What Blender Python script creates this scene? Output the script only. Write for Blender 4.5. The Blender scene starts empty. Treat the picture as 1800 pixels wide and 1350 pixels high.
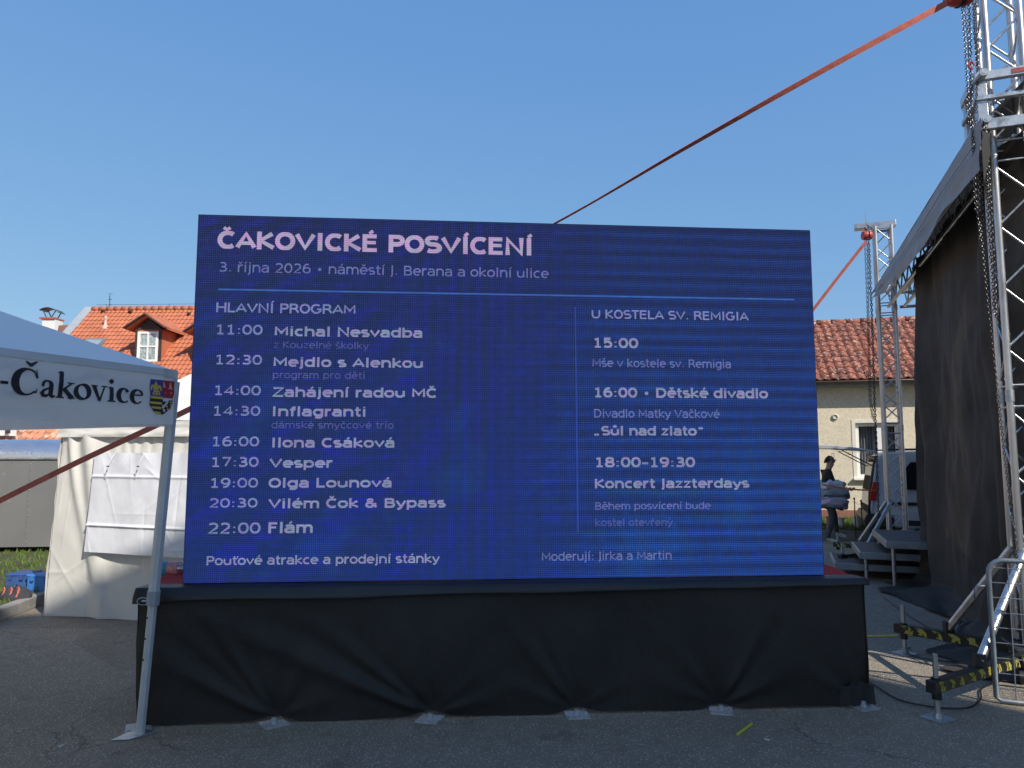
import bpy, bmesh, math, random
from math import sin, cos, pi, radians, sqrt, atan2, tan
from mathutils import Vector, Matrix, noise as mnoise
random.seed(7)
SC = bpy.context.scene
COL = SC.collection
CAMH = 1.68
FPX = 1300.0
PITCH = 0.0995
# ---------------------------------------------------------------- camera
cam = bpy.data.cameras.new('camera'); camo = bpy.data.objects.new('camera', cam); COL.objects.link(camo)
cam.sensor_width = 36; cam.lens = FPX / 1800 * 36; cam.clip_end = 3000; cam.clip_start = 0.05
camo.location = (0, 0, CAMH); camo.rotation_euler = (pi / 2 + PITCH, 0, 0); SC.camera = camo
# ---------------------------------------------------------------- light
SUN_DIR = Vector((0.643 * cos(radians(39.2)), -0.766 * cos(radians(39.2)), sin(radians(39.2)))).normalized()
world = bpy.data.worlds.new('World'); SC.world = world; world.use_nodes = True
wn = world.node_tree; bg = wn.nodes['Background']
sky = wn.nodes.new('ShaderNodeTexSky'); sky.sky_type = 'NISHITA'; sky.sun_disc = False
sky.sun_elevation = radians(39.2); sky.sun_rotation = atan2(SUN_DIR.x, SUN_DIR.y)
sky.air_density = 1.0; sky.dust_density = 0.5; sky.ozone_density = 6.0; sky.altitude = 0
# the camera's soft tone response to the bright sky: one power per channel over the whole dome
sep_ = wn.nodes.new('ShaderNodeSeparateColor'); cmb_ = wn.nodes.new('ShaderNodeCombineColor'); wn.links.new(sky.outputs[0], sep_.inputs[0])
for i_, (k_, p_) in enumerate(((.435, .62), (.53, .445), (.71, .22))):
    pw_ = wn.nodes.new('ShaderNodeMath'); pw_.operation = 'POWER'; pw_.inputs[1].default_value = p_; wn.links.new(sep_.outputs[i_], pw_.inputs[0])
    ml_ = wn.nodes.new('ShaderNodeMath'); ml_.operation = 'MULTIPLY'; ml_.inputs[1].default_value = k_ * .22 ** (p_ - 1); wn.links.new(pw_.outputs[0], ml_.inputs[0]); wn.links.new(ml_.outputs[0], cmb_.inputs[i_])
wn.links.new(cmb_.outputs[0], bg.inputs[0]); bg.inputs[1].default_value = 0.11
sl = bpy.data.lights.new('sun', 'SUN'); so = bpy.data.objects.new('sun', sl); COL.objects.link(so)
sl.energy = 2.75; sl.angle = radians(0.4); sl.color = (1.0, 0.93, 0.82)
so.rotation_euler = SUN_DIR.to_track_quat('Z', 'Y').to_euler(); so.location = (20, -20, 30)
SC.view_settings.view_transform = 'Standard'; SC.view_settings.look = 'None'
EXPO = 1.0
SC.view_settings.exposure = EXPO; SC.view_settings.gamma = 1
SC.cycles.max_bounces = 8; SC.cycles.transparent_max_bounces = 12

# ---------------------------------------------------------------- pixel helpers (photo pixels, 1800 x 1350)
def ray(px, py):
    a = (px - 900) / FPX; b = (675 - py) / FPX
    y = cos(PITCH) - sin(PITCH) * b; z = sin(PITCH) + cos(PITCH) * b
    return Vector((a / y, 1.0, z / y))
def R(px, py, Y):
    r = ray(px, py); return Vector((r.x * Y, Y, CAMH + r.z * Y))
def G(px, py, z=0.0):
    r = ray(px, py); Y = (z - CAMH) / r.z; return Vector((r.x * Y, Y, z))
class Plane:
    """vertical plane through o, horizontal axis ex, up z; n points to the viewer"""
    def __init__(s, o, ex):
        s.o = Vector(o); s.ex = Vector(ex).normalized(); s.ez = Vector((0, 0, 1)); s.n = s.ex.cross(s.ez).normalized()
    def uv(s, px, py):
        r = ray(px, py); c = Vector((0, 0, CAMH)); t = (s.o - c).dot(s.n) / r.dot(s.n); p = c + r * t - s.o
        return p.dot(s.ex), p.z
    def at(s, u, v, d=0.0):
        return s.o + s.ex * u + s.ez * v + s.n * d
    def px(s, px, py, d=0.0):
        u, v = s.uv(px, py); return s.at(u, v, d)

# ---------------------------------------------------------------- object helpers
ORG = {}
def tag(o, label, cat, group=None):
    o['label'] = label; o['category'] = cat
    if group: o['group'] = group
    return o
def thing(name, loc, label, cat, group=None):
    o = bpy.data.objects.new(name, None); COL.objects.link(o); o.location = loc; o.empty_display_size = 0.1
    ORG[o] = Vector(loc); return tag(o, label, cat, group)
def structure(o): o['kind'] = 'structure'; return o
def stuff(o): o['kind'] = 'stuff'; return o
class MB:
    def __init__(s): s.v = []; s.f = []; s.mi = []; s.cur = 0
    def add(s, vs, fs):
        b = len(s.v); s.v += [Vector(q) for q in vs]
        for f in fs: s.f.append(tuple(b + i for i in f)); s.mi.append(s.cur)
        return s
    def box(s, c, size, M=None):
        hx, hy, hz = size[0] / 2, size[1] / 2, size[2] / 2
        vs = [Vector((x, y, z)) for x in (-hx, hx) for y in (-hy, hy) for z in (-hz, hz)]
        if M is not None: vs = [M @ q for q in vs]
        return s.add([q + Vector(c) for q in vs], [(0, 1, 3, 2), (4, 6, 7, 5), (0, 4, 5, 1), (2, 3, 7, 6), (0, 2, 6, 4), (1, 5, 7, 3)])
    def bar(s, p0, p1, w, h, up=(0, 0, 1)):
        p0, p1 = Vector(p0), Vector(p1); d = (p1 - p0); L = d.length; d.normalize()
        x = d.cross(Vector(up))
        if x.length < 1e-4: x = d.cross(Vector((1, 0, 0)))
        x.normalize(); z = x.cross(d)
        vs = []
        for p in (p0, p1):
            for a, b in ((-1, -1), (1, -1), (1, 1), (-1, 1)): vs.append(p + x * (a * w / 2) + z * (b * h / 2))
        return s.add(vs, [(3, 2, 1, 0), (4, 5, 6, 7), (0, 1, 5, 4), (1, 2, 6, 5), (2, 3, 7, 6), (3, 0, 4, 7)])
    def path(s, pts, r, n=8, closed=False, caps=True, rads=None):
        pts = [Vector(p) for p in pts]; m = len(pts); ref = None; rings = []
        for i, p in enumerate(pts):
            if closed: t = pts[(i + 1) % m] - pts[i - 1]
            else: t = pts[min(i + 1, m - 1)] - pts[max(i - 1, 0)]
            t.normalize()
            if ref is None:
                ref = Vector((0, 0, 1)) if abs(t.z) < 0.9 else Vector((1, 0, 0))
            x = t.cross(ref)
            if x.length < 1e-5: x = t.cross(Vector((0.3, 0.8, 0.2)))
            x.normalize(); y = x.cross(t); ref = y if abs(t.dot(y)) < .9 else ref
            rr = rads[i] if rads else r
            rings.append([p + x * (rr * cos(2 * pi * k / n)) + y * (rr * sin(2 * pi * k / n)) for k in range(n)])
        vs = [q for rg in rings for q in rg]; fs = []
        for i in range(m if closed else m - 1):
            a = i * n; b = ((i + 1) % m) * n
            for k in range(n): fs.append((a + k, a + (k + 1) % n, b + (k + 1) % n, b + k))
        if caps and not closed:
            fs.append(tuple(range(n))[::-1]); fs.append(tuple((m - 1) * n + k for k in range(n)))
        return s.add(vs, fs)
    def tube(s, p0, p1, r, n=10, r2=None):
        return s.path([p0, p1], r, n, rads=[r, r2 if r2 is not None else r])
    def prism(s, poly, vec):
        n = len(poly); poly = [Vector(p) for p in poly]; vec = Vector(vec)
        return s.add(poly + [p + vec for p in poly], [tuple(range(n))[::-1], tuple(range(n, 2 * n))] + [(i, (i + 1) % n, n + (i + 1) % n, n + i) for i in range(n)])
    def grid(s, fn, nu, nv, closed_u=False):
        vs = [fn(i / nu, j / nv) for j in range(nv + 1) for i in range(nu + 1)]; w = nu + 1
        return s.add(vs, [(j * w + i, j * w + i + 1, (j + 1) * w + i + 1, (j + 1) * w + i) for j in range(nv) for i in range(nu)])
    def lathe(s, prof, c, n=16, M=None):
        c = Vector(c); vs = []
        for r, z in prof:
            for k in range(n):
                q = Vector((r * cos(2 * pi * k / n), r * sin(2 * pi * k / n), z))
                if M is not None: q = M @ q
                vs.append(c + q)
        fs = [(i * n + k, i * n + (k + 1) % n, (i + 1) * n + (k + 1) % n, (i + 1) * n + k) for i in range(len(prof) - 1) for k in range(n)]
        fs.append(tuple(range(n))[::-1]); fs.append(tuple((len(prof) - 1) * n + k for k in range(n)))
        return s.add(vs, fs)
    def mesh(s, name, mats, org=Vector((0, 0, 0)), smooth=False):
        me = bpy.data.meshes.new(name); me.from_pydata([tuple(q - org) for q in s.v], [], s.f)
        for m in (mats if isinstance(mats, (list, tuple)) else [mats]): me.materials.append(m)
        if any(s.mi): me.polygons.foreach_set('material_index', s.mi)
        if smooth: me.polygons.foreach_set('use_smooth', [True] * len(me.polygons))
        me.update(); return me
    def build(s, name, mats, parent=None, smooth=False, bevel=0, loc=None, thick=0):
        org = ORG[parent] if parent is not None else Vector(loc if loc is not None else (0, 0, 0))
        me = s.mesh(name, mats, org, smooth)
        if smooth == 'auto':
            me.set_sharp_from_angle(angle=radians(40))
        o = bpy.data.objects.new(name, me); COL.objects.link(o)
        if parent is not None: o.parent = parent
        else: o.location = org
        ORG[o] = org
        if thick:
            m = o.modifiers.new('thickness', 'SOLIDIFY'); m.thickness = thick; m.offset = -1
        if bevel:
            m = o.modifiers.new('bevel', 'BEVEL'); m.width = bevel; m.segments = 2; m.limit_method = 'ANGLE'
        return o
def inst(name, me, parent, M):
    """another object with shared mesh data, M in world space; parent must sit unrotated at its ORG"""
    o = bpy.data.objects.new(name, me); COL.objects.link(o); o.parent = parent
    o.matrix_local = Matrix.Translation(-ORG[parent]) @ M; ORG[o] = ORG[parent]; return o
def along(p0, p1):
    """matrix taking the unit segment 0..1 on z to p0..p1"""
    p0, p1 = Vector(p0), Vector(p1); d = p1 - p0
    return Matrix.Translation(p0) @ d.to_track_quat('Z', 'Y').to_matrix().to_4x4() @ Matrix.Diagonal((1, 1, d.length, 1))
def fbm(p, o=3): return mnoise.fractal(Vector(p), 1.0, 2.0, o)

# ---------------------------------------------------------------- materials
class NT:
    def __init__(s, m): s.t = m.node_tree; s.n = s.t.nodes; s.l = s.t.links
    def node(s, ty, **kw):
        q = s.n.new(ty)
        for k, v in kw.items(): setattr(q, k, v)
        return q
    def put(s, sock, v):
        if hasattr(v, 'is_output') or isinstance(v, bpy.types.NodeSocket): s.l.new(v, sock)
        else: sock.default_value = v
    def math(s, op, a, b=0.0, c=0.0, clamp=False):
        q = s.node('ShaderNodeMath', operation=op); q.use_clamp = clamp
        s.put(q.inputs[0], a); s.put(q.inputs[1], b); s.put(q.inputs[2], c); return q.outputs[0]
    def mix(s, fac, a, b):
        q = s.node('ShaderNodeMix', data_type='RGBA'); s.put(q.inputs[0], fac)
        s.put(q.inputs[6], a if not isinstance(a, tuple) else (*a[:3], 1)); s.put(q.inputs[7], b if not isinstance(b, tuple) else (*b[:3], 1)); return q.outputs[2]
    def noise(s, vec, scale, detail=4, rough=.55, dist=0.0):
        q = s.node('ShaderNodeTexNoise'); s.put(q.inputs['Scale'], scale); q.inputs['Detail'].default_value = detail
        q.inputs['Roughness'].default_value = rough; q.inputs['Distortion'].default_value = dist
        if vec is not None: s.l.new(vec, q.inputs['Vector'])
        return q.outputs[0]
    def ramp(s, fac, a, b):
        q = s.node('ShaderNodeMapRange'); s.put(q.inputs[0], fac); q.inputs[1].default_value = a; q.inputs[2].default_value = b; return q.outputs[0]
MATS = {}
def mat(name, col, rough=.6, metal=0.0, var=.15, scale=6, bump=0.0, bscale=40, spec=.5, col2=None, thr=None, trans=0.0, detail=5):
    """principled with noisy colour: col*(1 +- var), col2 mixed in where a noise exceeds thr (lo, hi, scale)"""
    if name in MATS: return MATS[name]
    m = bpy.data.materials.new(name); m.use_nodes = True; t = NT(m); b = t.n['Principled BSDF']
    tc = t.node('ShaderNodeTexCoord').outputs['Object']
    n1 = t.noise(tc, scale, detail)
    c = t.mix(t.ramp(n1, .3, .7), tuple(x * (1 - var) for x in col), tuple(min(1, x * (1 + var)) for x in col))
    if col2 is not None:
        lo, hi, sc = thr; c = t.mix(t.ramp(t.noise(tc, sc, 6, .65), lo, hi), c, col2)
    t.l.new(c, b.inputs['Base Color'])
    b.inputs['Metallic'].default_value = metal; b.inputs['Specular IOR Level'].default_value = spec
    r = t.ramp(t.noise(tc, scale * 2.3, 4), .2, .8)
    t.l.new(t.math('MULTIPLY_ADD', r, .24 * rough, rough * .88), b.inputs['Roughness'])
    if bump:
        bp = t.node('ShaderNodeBump'); bp.inputs['Strength'].default_value = min(1, bump); bp.inputs['Distance'].default_value = .01 * max(1, bump)
        t.l.new(t.noise(tc, bscale, 6, .6), bp.inputs['Height']); t.l.new(bp.outputs[0], b.inputs['Normal'])
    if trans:
        tr = t.node('ShaderNodeBsdfTranslucent'); t.l.new(c, tr.inputs[0]); mx = t.node('ShaderNodeMixShader'); mx.inputs[0].default_value = trans
        t.l.new(b.outputs[0], mx.inputs[1]); t.l.new(tr.outputs[0], mx.inputs[2]); t.l.new(mx.outputs[0], t.n['Material Output'].inputs[0])
    MATS[name] = m; return m
def s2l(r, g, b):
    f = lambda x: ((x / 255 + .055) / 1.055) ** 2.4 if x > 10 else x / 255 / 12.92
    return (f(r), f(g), f(b))
alu = mat('aluminium', (.56, .56, .56), .36, .9, .16, 9, .15, 60, col2=(.20, .20, .205), thr=(.52, .74, 7))
steel = mat('galvanised_steel', (.46, .48, .50), .42, .85, .18, 14, .15, 70)
dark_steel = mat('dark_steel', (.06, .06, .065), .45, .6, .2, 10)
black_cloth = mat('black_molton', (.0215, .019, .0168), .66, 0, .3, 2.2, .45, 34, spec=.42, col2=(.034, .030, .026), thr=(.56, .78, 5))
black_plastic = mat('black_plastic', (.015, .015, .016), .45, 0, .15, 8)
red_strap = mat('red_webbing', (.56, .15, .11), .7, 0, .15, 12, .3, 300)
red_paint = mat('red_paint', (.40, .05, .035), .4, 0, .2, 9)
yellow_tape = mat('yellow_tape', (.62, .48, .03), .55, 0, .2, 14)
white_paint = mat('white_paint', (.78, .78, .77), .45, 0, .05, 5)
# ================================================================ SETTING
def asphalt_mat():
    m = bpy.data.materials.new('asphalt'); m.use_nodes = True; t = NT(m); b = t.n['Principled BSDF']
    tc = t.node('ShaderNodeTexCoord').outputs['Object']
    big = t.noise(tc, .55, 5, .6); mid = t.noise(tc, 6, 5, .6); fine = t.noise(tc, 120, 3, .7)
    c = t.mix(t.ramp(big, .3, .7), (.255, .208, .155), (.335, .278, .208))
    c = t.mix(t.ramp(mid, .35, .75), c, (.37, .31, .235))
    v = t.node('ShaderNodeTexVoronoi'); v.inputs['Scale'].default_value = 80; t.l.new(tc, v.inputs['Vector'])
    sep = t.node('ShaderNodeSeparateColor'); t.l.new(v.outputs['Color'], sep.inputs[0])
    near = t.math('LESS_THAN', v.outputs['Distance'], .38)
    sp = t.math('MULTIPLY', t.math('GREATER_THAN', sep.outputs[0], .70), near)
    c = t.mix(t.math('MULTIPLY', sp, .75), c, (.78, .72, .64))
    sp2 = t.math('MULTIPLY', t.math('GREATER_THAN', sep.outputs[1], .975), near)
    c = t.mix(sp2, c, (.58, .57, .54))
    c = t.mix(t.math('MULTIPLY', t.ramp(fine, .35, .7), .55), c, (.065, .057, .048))
    st = t.ramp(t.noise(tc, 1.3, 6, .7, .6), .56, .74)          # rusty dust stains
    c = t.mix(t.math('MULTIPLY', st, .55), c, (.24, .165, .10))
    wet = t.ramp(t.noise(tc, .9, 5, .65, 1.2), .62, .70)         # oil stains
    c = t.mix(t.math('MULTIPLY', wet, .4), c, (.06, .057, .054))
    wv = t.node('ShaderNodeVectorMath', operation='ADD'); wn2 = t.node('ShaderNodeTexNoise'); wn2.inputs['Scale'].default_value = 1.6; wn2.inputs['Detail'].default_value = 5; t.l.new(tc, wn2.inputs['Vector']); t.l.new(tc, wv.inputs[0]); t.l.new(wn2.outputs['Color'], wv.inputs[1])
    cr = t.node('ShaderNodeTexVoronoi', feature='DISTANCE_TO_EDGE'); cr.inputs['Scale'].default_value = .33; t.l.new(wv.outputs[0], cr.inputs['Vector'])
    ck_ = t.math('MULTIPLY', t.math('LESS_THAN', cr.outputs['Distance'], .0035), t.ramp(t.noise(tc, .7, 3), .45, .6))
    c = t.mix(t.math('MULTIPLY', ck_, .4), c, (.02, .019, .018))
    pt = t.node('ShaderNodeTexVoronoi', distance='CHEBYCHEV'); pt.inputs['Scale'].default_value = .22; t.l.new(tc, pt.inputs['Vector']); ps = t.node('ShaderNodeSeparateColor'); t.l.new(pt.outputs['Color'], ps.inputs[0])
    c = t.mix(t.math('MULTIPLY', t.math('GREATER_THAN', ps.outputs[0], .62), .22), c, (.07, .064, .058))        # old repair patches
    t.l.new(c, b.inputs['Base Color']); b.inputs['Roughness'].default_value = .82; b.inputs['Specular IOR Level'].default_value = .35
    bp = t.node('ShaderNodeBump'); bp.inputs['Strength'].default_value = .9; bp.inputs['Distance'].default_value = .006
    h = t.math('ADD', t.math('MULTIPLY', v.outputs['Distance'], -1.0), t.math('MULTIPLY', fine, .8))
    t.l.new(h, bp.inputs['Height']); t.l.new(bp.outputs[0], b.inputs['Normal'])
    return m
ASPH = asphalt_mat()
g = MB(); n = 40
def gfn(a, b):
    x = -400 + 800 * a; y = -300 + 1300 * b
    return Vector((x, y, 0))
g.grid(gfn, 2, 2)
structure(g.build('ground', ASPH))
GRASS = mat('grass_blades', (.12, .19, .035), .6, 0, .45, 3, 0, spec=.3, trans=.3)
SOIL = mat('lawn_soil', (.06, .065, .03), .9, 0, .3, 6, .6, 50, col2=(.10, .075, .045), thr=(.5, .7, 1.5))
CONC = mat('kerb_concrete', (.27, .26, .245), .85, 0, .18, 7, .5, 60, col2=(.15, .145, .135), thr=(.52, .75, 3))
def lawn(name, poly, z, count, hmin, hmax, seed, hfn=None):
    """polygon sheet plus grass blades"""
    rnd = random.Random(seed); me = MB(); xs = [p[0] for p in poly]; ys = [p[1] for p in poly]
    def inside(x, y):
        c = False; j = len(poly) - 1
        for i in range(len(poly)):
            xi, yi = poly[i]; xj, yj = poly[j]
            if (yi > y) != (yj > y) and x < (xj - xi) * (y - yi) / (yj - yi) + xi: c = not c
            j = i
        return c
    zf = hfn or (lambda x, y: z)
    k = 0
    while k < count:
        x = rnd.uniform(min(xs), max(xs)); y = rnd.uniform(min(ys), max(ys))
        if not inside(x, y): continue
        k += 1
        if fbm((x * 1.7, y * 1.7, seed), 3) < -.25: continue
        h = rnd.uniform(hmin, hmax); a = rnd.uniform(0, 2 * pi); w = .006 + .004 * rnd.random(); lean = rnd.uniform(.1, .7) * h
        d = Vector((cos(a), sin(a), 0)); e = Vector((-sin(a), cos(a), 0)) * w; p = Vector((x, y, zf(x, y) - .005)); la = rnd.uniform(0, 6.3); L = Vector((cos(la), sin(la), 0)) * lean
        me.add([p - e, p + e, p + e * .7 + L * .35 + Vector((0, 0, h * .6)), p - e * .7 + L * .35 + Vector((0, 0, h * .6)), p + L + Vector((0, 0, h))], [(0, 1, 2, 3), (3, 2, 4)])
    return me.build(name, GRASS)
# ---- left verge: kerb line from the frame edge to the tent, lawn rising behind it
KA = G(0, 1093, 0); KB = G(78, 1062, 0)
kd = (KB - KA).normalized(); KA2 = KA - kd * 4.0; KB2 = KB + kd * 6.0; kn = Vector((-kd.y, kd.x, 0))
if kn.x > 0: kn = -kn
def bank(x, y):
    d = (Vector((x, y, 0)) - KA).dot(kn)
    return .11 + .012 * max(0, d) + .03 * fbm((x * .8, y * .8, 3), 3)
lw = MB()
def lfn(a, b):
    p = KA2 + (KB2 - KA2) * a + kn * (.12 + 12 * b); return Vector((p.x, p.y, bank(p.x, p.y)))
lw.grid(lfn, 40, 30)
structure(lw.build('lawn_bank', SOIL, smooth=True))
q = [KA2 + kn * .13, KB2 + kn * .13, KB2 + kn * 6.5, KA2 + kn * 6.5]
gl = lawn('bank_grass', [(p.x, p.y) for p in q], 0, 15000, .03, .09, 11, bank)
stuff(gl); tag(gl, 'rough green grass on the bank behind the concrete kerb', 'grass')
L = (KB2 - KA2).length; kt = structure(MB().bar(KA2 + Vector((0, 0, .03)) + kn * .06, KB2 + Vector((0, 0, .03)) + kn * .06, .08, .05).build('kerb', CONC))
i = 0; s = 0.0
while s < L - 1:
    p0 = KA2 + kd * (s + .006); p1 = KA2 + kd * (s + .994)
    k = MB().bar(p0 + kn * .06 + Vector((0, 0, .062)), p1 + kn * .06 + Vector((0, 0, .062)), .12, .125 + .006 * random.random()).build('kerb_stone', CONC, kt, bevel=.012)
    s += 1.0
# ---- lawn in front of the yellow house, with its low kerb
HO = R(1435, 905, 18.6); HO.z = 0
HD = Vector((cos(radians(-15)), sin(radians(-15)), 0)); HN = Vector((HD.y, -HD.x, 0))   # HN points to the viewer
def lz(x, y): return .20 + .02 * fbm((x, y, 1), 2)
rl = MB(); rl.grid(lambda a, b: (lambda p: Vector((p.x, p.y, lz(p.x, p.y))))(HO + HD * (-9 + 20 * a) + HN * (.0 + 3.2 * b)), 40, 10)
structure(rl.build('house_lawn', SOIL, smooth=True))
q = [HO + HD * -1.2 + HN * .1, HO + HD * 4.5 + HN * .1, HO + HD * 4.5 + HN * 3.15, HO + HD * -1.2 + HN * 3.15]
gr = lawn('lawn_grass', [(p.x, p.y) for p in q], .2, 11000, .04, .11, 12, lz)
stuff(gr); tag(gr, 'sunlit grass strip along the foot of the cream house wall', 'grass')
lk = structure(MB().bar(HO + HD * -9 + HN * 3.26 + Vector((0, 0, .09)), HO + HD * 11 + HN * 3.26 + Vector((0, 0, .09)), .10, .20).build('lawn_kerb', CONC, bevel=.012))
# ---- yellow line on the asphalt by the stage
ya = G(1505, 1119); yb = G(1632, 1117); yd = (yb - ya)
yl = MB(); yw = .035
for k in range(2):
    a = ya + yd * (.0 if k == 0 else .62); b = ya + yd * (.56 if k == 0 else 1.0)
    yl.add([a + Vector((0, -yw, .004)), b + Vector((0, -yw, .004)), b + Vector((.02, yw, .004)), a + Vector((.02, yw, .004))], [(0, 1, 2, 3)])
structure(yl.build('painted_line', mat('yellow_road_paint', (.62, .40, .03), .6, 0, .2, 12, col2=(.2, .16, .06), thr=(.6, .75, 14))))

# ================================================================ BUILDING THAT SHADES THE SQUARE (unseen behind the viewer, sized to cast that shade)
u_ = Vector((.917, .40, 0)).normalized(); E0 = Vector((15.81, -9.62, 0)); bn = Vector((-u_.y, u_.x, 0))
sb = thing('apartment_building', E0, 'plain plastered six-storey apartment block unseen behind the camera, sized to cast the shade on the square', 'building')
PLAST = mat('grey_plaster', (.76, .72, .65), .9, 0, .06, 3, .4, 80)  # wall lightened to bounce more light onto the square
b = MB(); W = 10.5; D = 9.0; H = 21.0
pts = [E0, E0 - u_ * W, E0 - u_ * W - bn * D, E0 - bn * D]
b.prism(pts, (0, 0, H)); b.build('wall', PLAST, sb)
GLASSD = mat('dark_window_glass', (.02, .025, .03), .08, 0, .1, 3)
wm = MB().box((0, 0, 0), (1.2, .06, 1.5)).mesh('window', GLASSD); fm = MB()
for a in (-1, 1): fm.box((a * .64, 0, 0), (.08, .12, 1.66)); fm.box((0, 0, a * .79), (1.2, .12, .08))
fm = fm.mesh('window_frame', white_paint)
ang = atan2(u_.y, u_.x)
for fl in range(6):
    for k in range(3):
        p = E0 - u_ * (2.2 + k * 3.0) + bn * .02 + Vector((0, 0, 2.0 + fl * 3.4)); M = Matrix.Translation(p) @ Matrix.Rotation(ang, 4, 'Z')
        w = inst('window', wm, sb, M)
        f = bpy.data.objects.new('frame', fm); COL.objects.link(f); f.parent = w

# ================================================================ ADDED TOWNHOUSES (unseen beside the frame, sunlit walls bounce light into the shade)
for k, (y0, y1, hh, colr, lab) in enumerate(((-17.0, -6.1, 9.5, (.74, .64, .46), 'ochre plastered townhouse added out of view to bounce light, farthest from the trailer'), (-6.0, 5.1, 10.5, (.78, .74, .66), 'pale cream plastered townhouse added out of view to bounce light, middle of the row'), (5.2, 15.5, 9.0, (.72, .60, .50), 'pinkish plastered townhouse added out of view to bounce light, nearest the trailer'))):
    t_ = thing('bounce_townhouse', (-17.5, (y0 + y1) / 2, 0), lab, 'house', 'added houses that bounce light')
    MB().prism([Vector((-13.5, y0, 0)), Vector((-13.5, y1, 0)), Vector((-22, y1, 0)), Vector((-22, y0, 0))], (0, 0, hh)).build('wall', mat('town_plaster_%d' % k, colr, .9, 0, .06, 1.5), t_)
    rfm = MB(); rfm.prism([Vector((-13.0, y0, hh)), Vector((-17.75, y0, hh + 3.6)), Vector((-22.5, y0, hh))], (0, y1 - y0, 0)); rfm.build('roof', mat('town_roof_tiles', (.38, .14, .08), .8, 0, .2, 3), t_)
    for fl in range(3):
        for j in range(4):
            M = Matrix.Translation((-13.49, y0 + 1.5 + j * (y1 - y0 - 3) / 3, 1.9 + fl * 2.9)) @ Matrix.Rotation(pi / 2, 4, 'Z'); w = inst('window', wm, t_, M); f = bpy.data.objects.new('frame', fm); COL.objects.link(f); f.parent = w

# ================================================================ CREAM HOUSE ON THE RIGHT
EZ = 3.46; RISE = 1.88; RUN = 2.5; HL0 = -4.6; HL1 = 7.0
hs = thing('cream_house', HO, 'cream roughcast house with weathered red clay tile roof and white window', 'house')
STUCCO = mat('cream_roughcast', (.70, .62, .47), .95, 0, .10, 16, 1.0, 55, col2=(.42, .36, .26), thr=(.55, .75, 30))
FASC = mat('grey_green_boards', (.25, .25, .22), .7, 0, .12, 5, .2, 30)
# window opening u0..u1, v0..v1 in house coordinates
hp = Plane(HO, HD)
wu0, wv1 = hp.uv(1503, 742); wu1, wv0 = hp.uv(1586, 842); wv1, wv0 = wv1 - .02, wv0 + .02
b = MB()
def wallseg(a0, a1, z0, z1):
    p = hp.at((a0 + a1) / 2, 0, -.15); b.box((p.x, p.y, (z0 + z1) / 2), (a1 - a0, .30, z1 - z0), Matrix.Rotation(atan2(HD.y, HD.x), 3, 'Z'))
wallseg(HL0, wu0, .0, EZ); wallseg(wu1, HL1, .0, EZ); wallseg(wu0, wu1, .0, wv0); wallseg(wu0, wu1, wv1, EZ)
b.build('wall', STUCCO, hs)
MB().prism([hp.at(HL0, .0, .0), hp.at(HL1, 0, .0), hp.at(HL1, 0, .03), hp.at(HL0, 0, .03)], (0, 0, .40)).build('plinth', mat('brown_plinth', (.26, .12, .08), .8, 0, .2, 9, .3, 60), hs)
WF = mat('white_window_plastic', (.80, .80, .78), .35, 0, .03, 4)
wn_ = MB(); fw = .085
for a, c in ((wu0, wu0 + fw), (wu1 - fw, wu1)): wn_.prism([hp.at(a, wv0, -.16), hp.at(c, wv0, -.16), hp.at(c, wv0, -.08), hp.at(a, wv0, -.08)], (0, 0, wv1 - wv0))
mid = (wu0 + wu1) / 2 + .05
wn_.prism([hp.at(mid - .05, wv0 + fw, -.155), hp.at(mid + .05, wv0 + fw, -.155), hp.at(mid + .05, wv0 + fw, -.075), hp.at(mid - .05, wv0 + fw, -.075)], (0, 0, wv1 - wv0 - 2 * fw))
for z in (wv0, wv1 - fw): wn_.prism([hp.at(wu0 + fw, z, -.158), hp.at(wu1 - fw, z, -.158), hp.at(wu1 - fw, z, -.082), hp.at(wu0 + fw, z, -.082)], (0, 0, fw))
win = wn_.build('window', WF, hs, bevel=.006)
rv = MB()                                                        # white reveal band round the opening
rb = .085
for a, c, z0, z1 in ((wu0 - rb, wu0, wv0 - .02, wv1 + rb), (wu1, wu1 + rb, wv0 - .02, wv1 + rb), (wu0, wu1, wv1, wv1 + rb)):
    rv.prism([hp.at(a, z0, .0), hp.at(c, z0, .0), hp.at(c, z0, .012), hp.at(a, z0, .012)], (0, 0, z1 - z0))
rv.build('reveal_band', mat('cream_band', (.72, .68, .58), .8, 0, .06, 8), win)
MB().prism([hp.at(wu0 - .1, wv0 - .055, -.06), hp.at(wu1 + .1, wv0 - .055, -.06), hp.at(wu1 + .1, wv0 - .055, .10), hp.at(wu0 - .1, wv0 - .055, .10)], (0, 0, .05)).build('sill', WF, win, bevel=.006)
GL = bpy.data.materials.new('window_glass'); GL.use_nodes = True; t = NT(GL)
gb = t.node('ShaderNodeBsdfGlossy'); gb.inputs['Roughness'].default_value = .03; tb = t.node('ShaderNodeBsdfTransparent'); mx = t.node('ShaderNodeMixShader'); mx.inputs[0].default_value = .16
t.l.new(tb.outputs[0], mx.inputs[1]); t.l.new(gb.outputs[0], mx.inputs[2]); t.l.new(mx.outputs[0], t.n['Material Output'].inputs[0])
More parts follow.
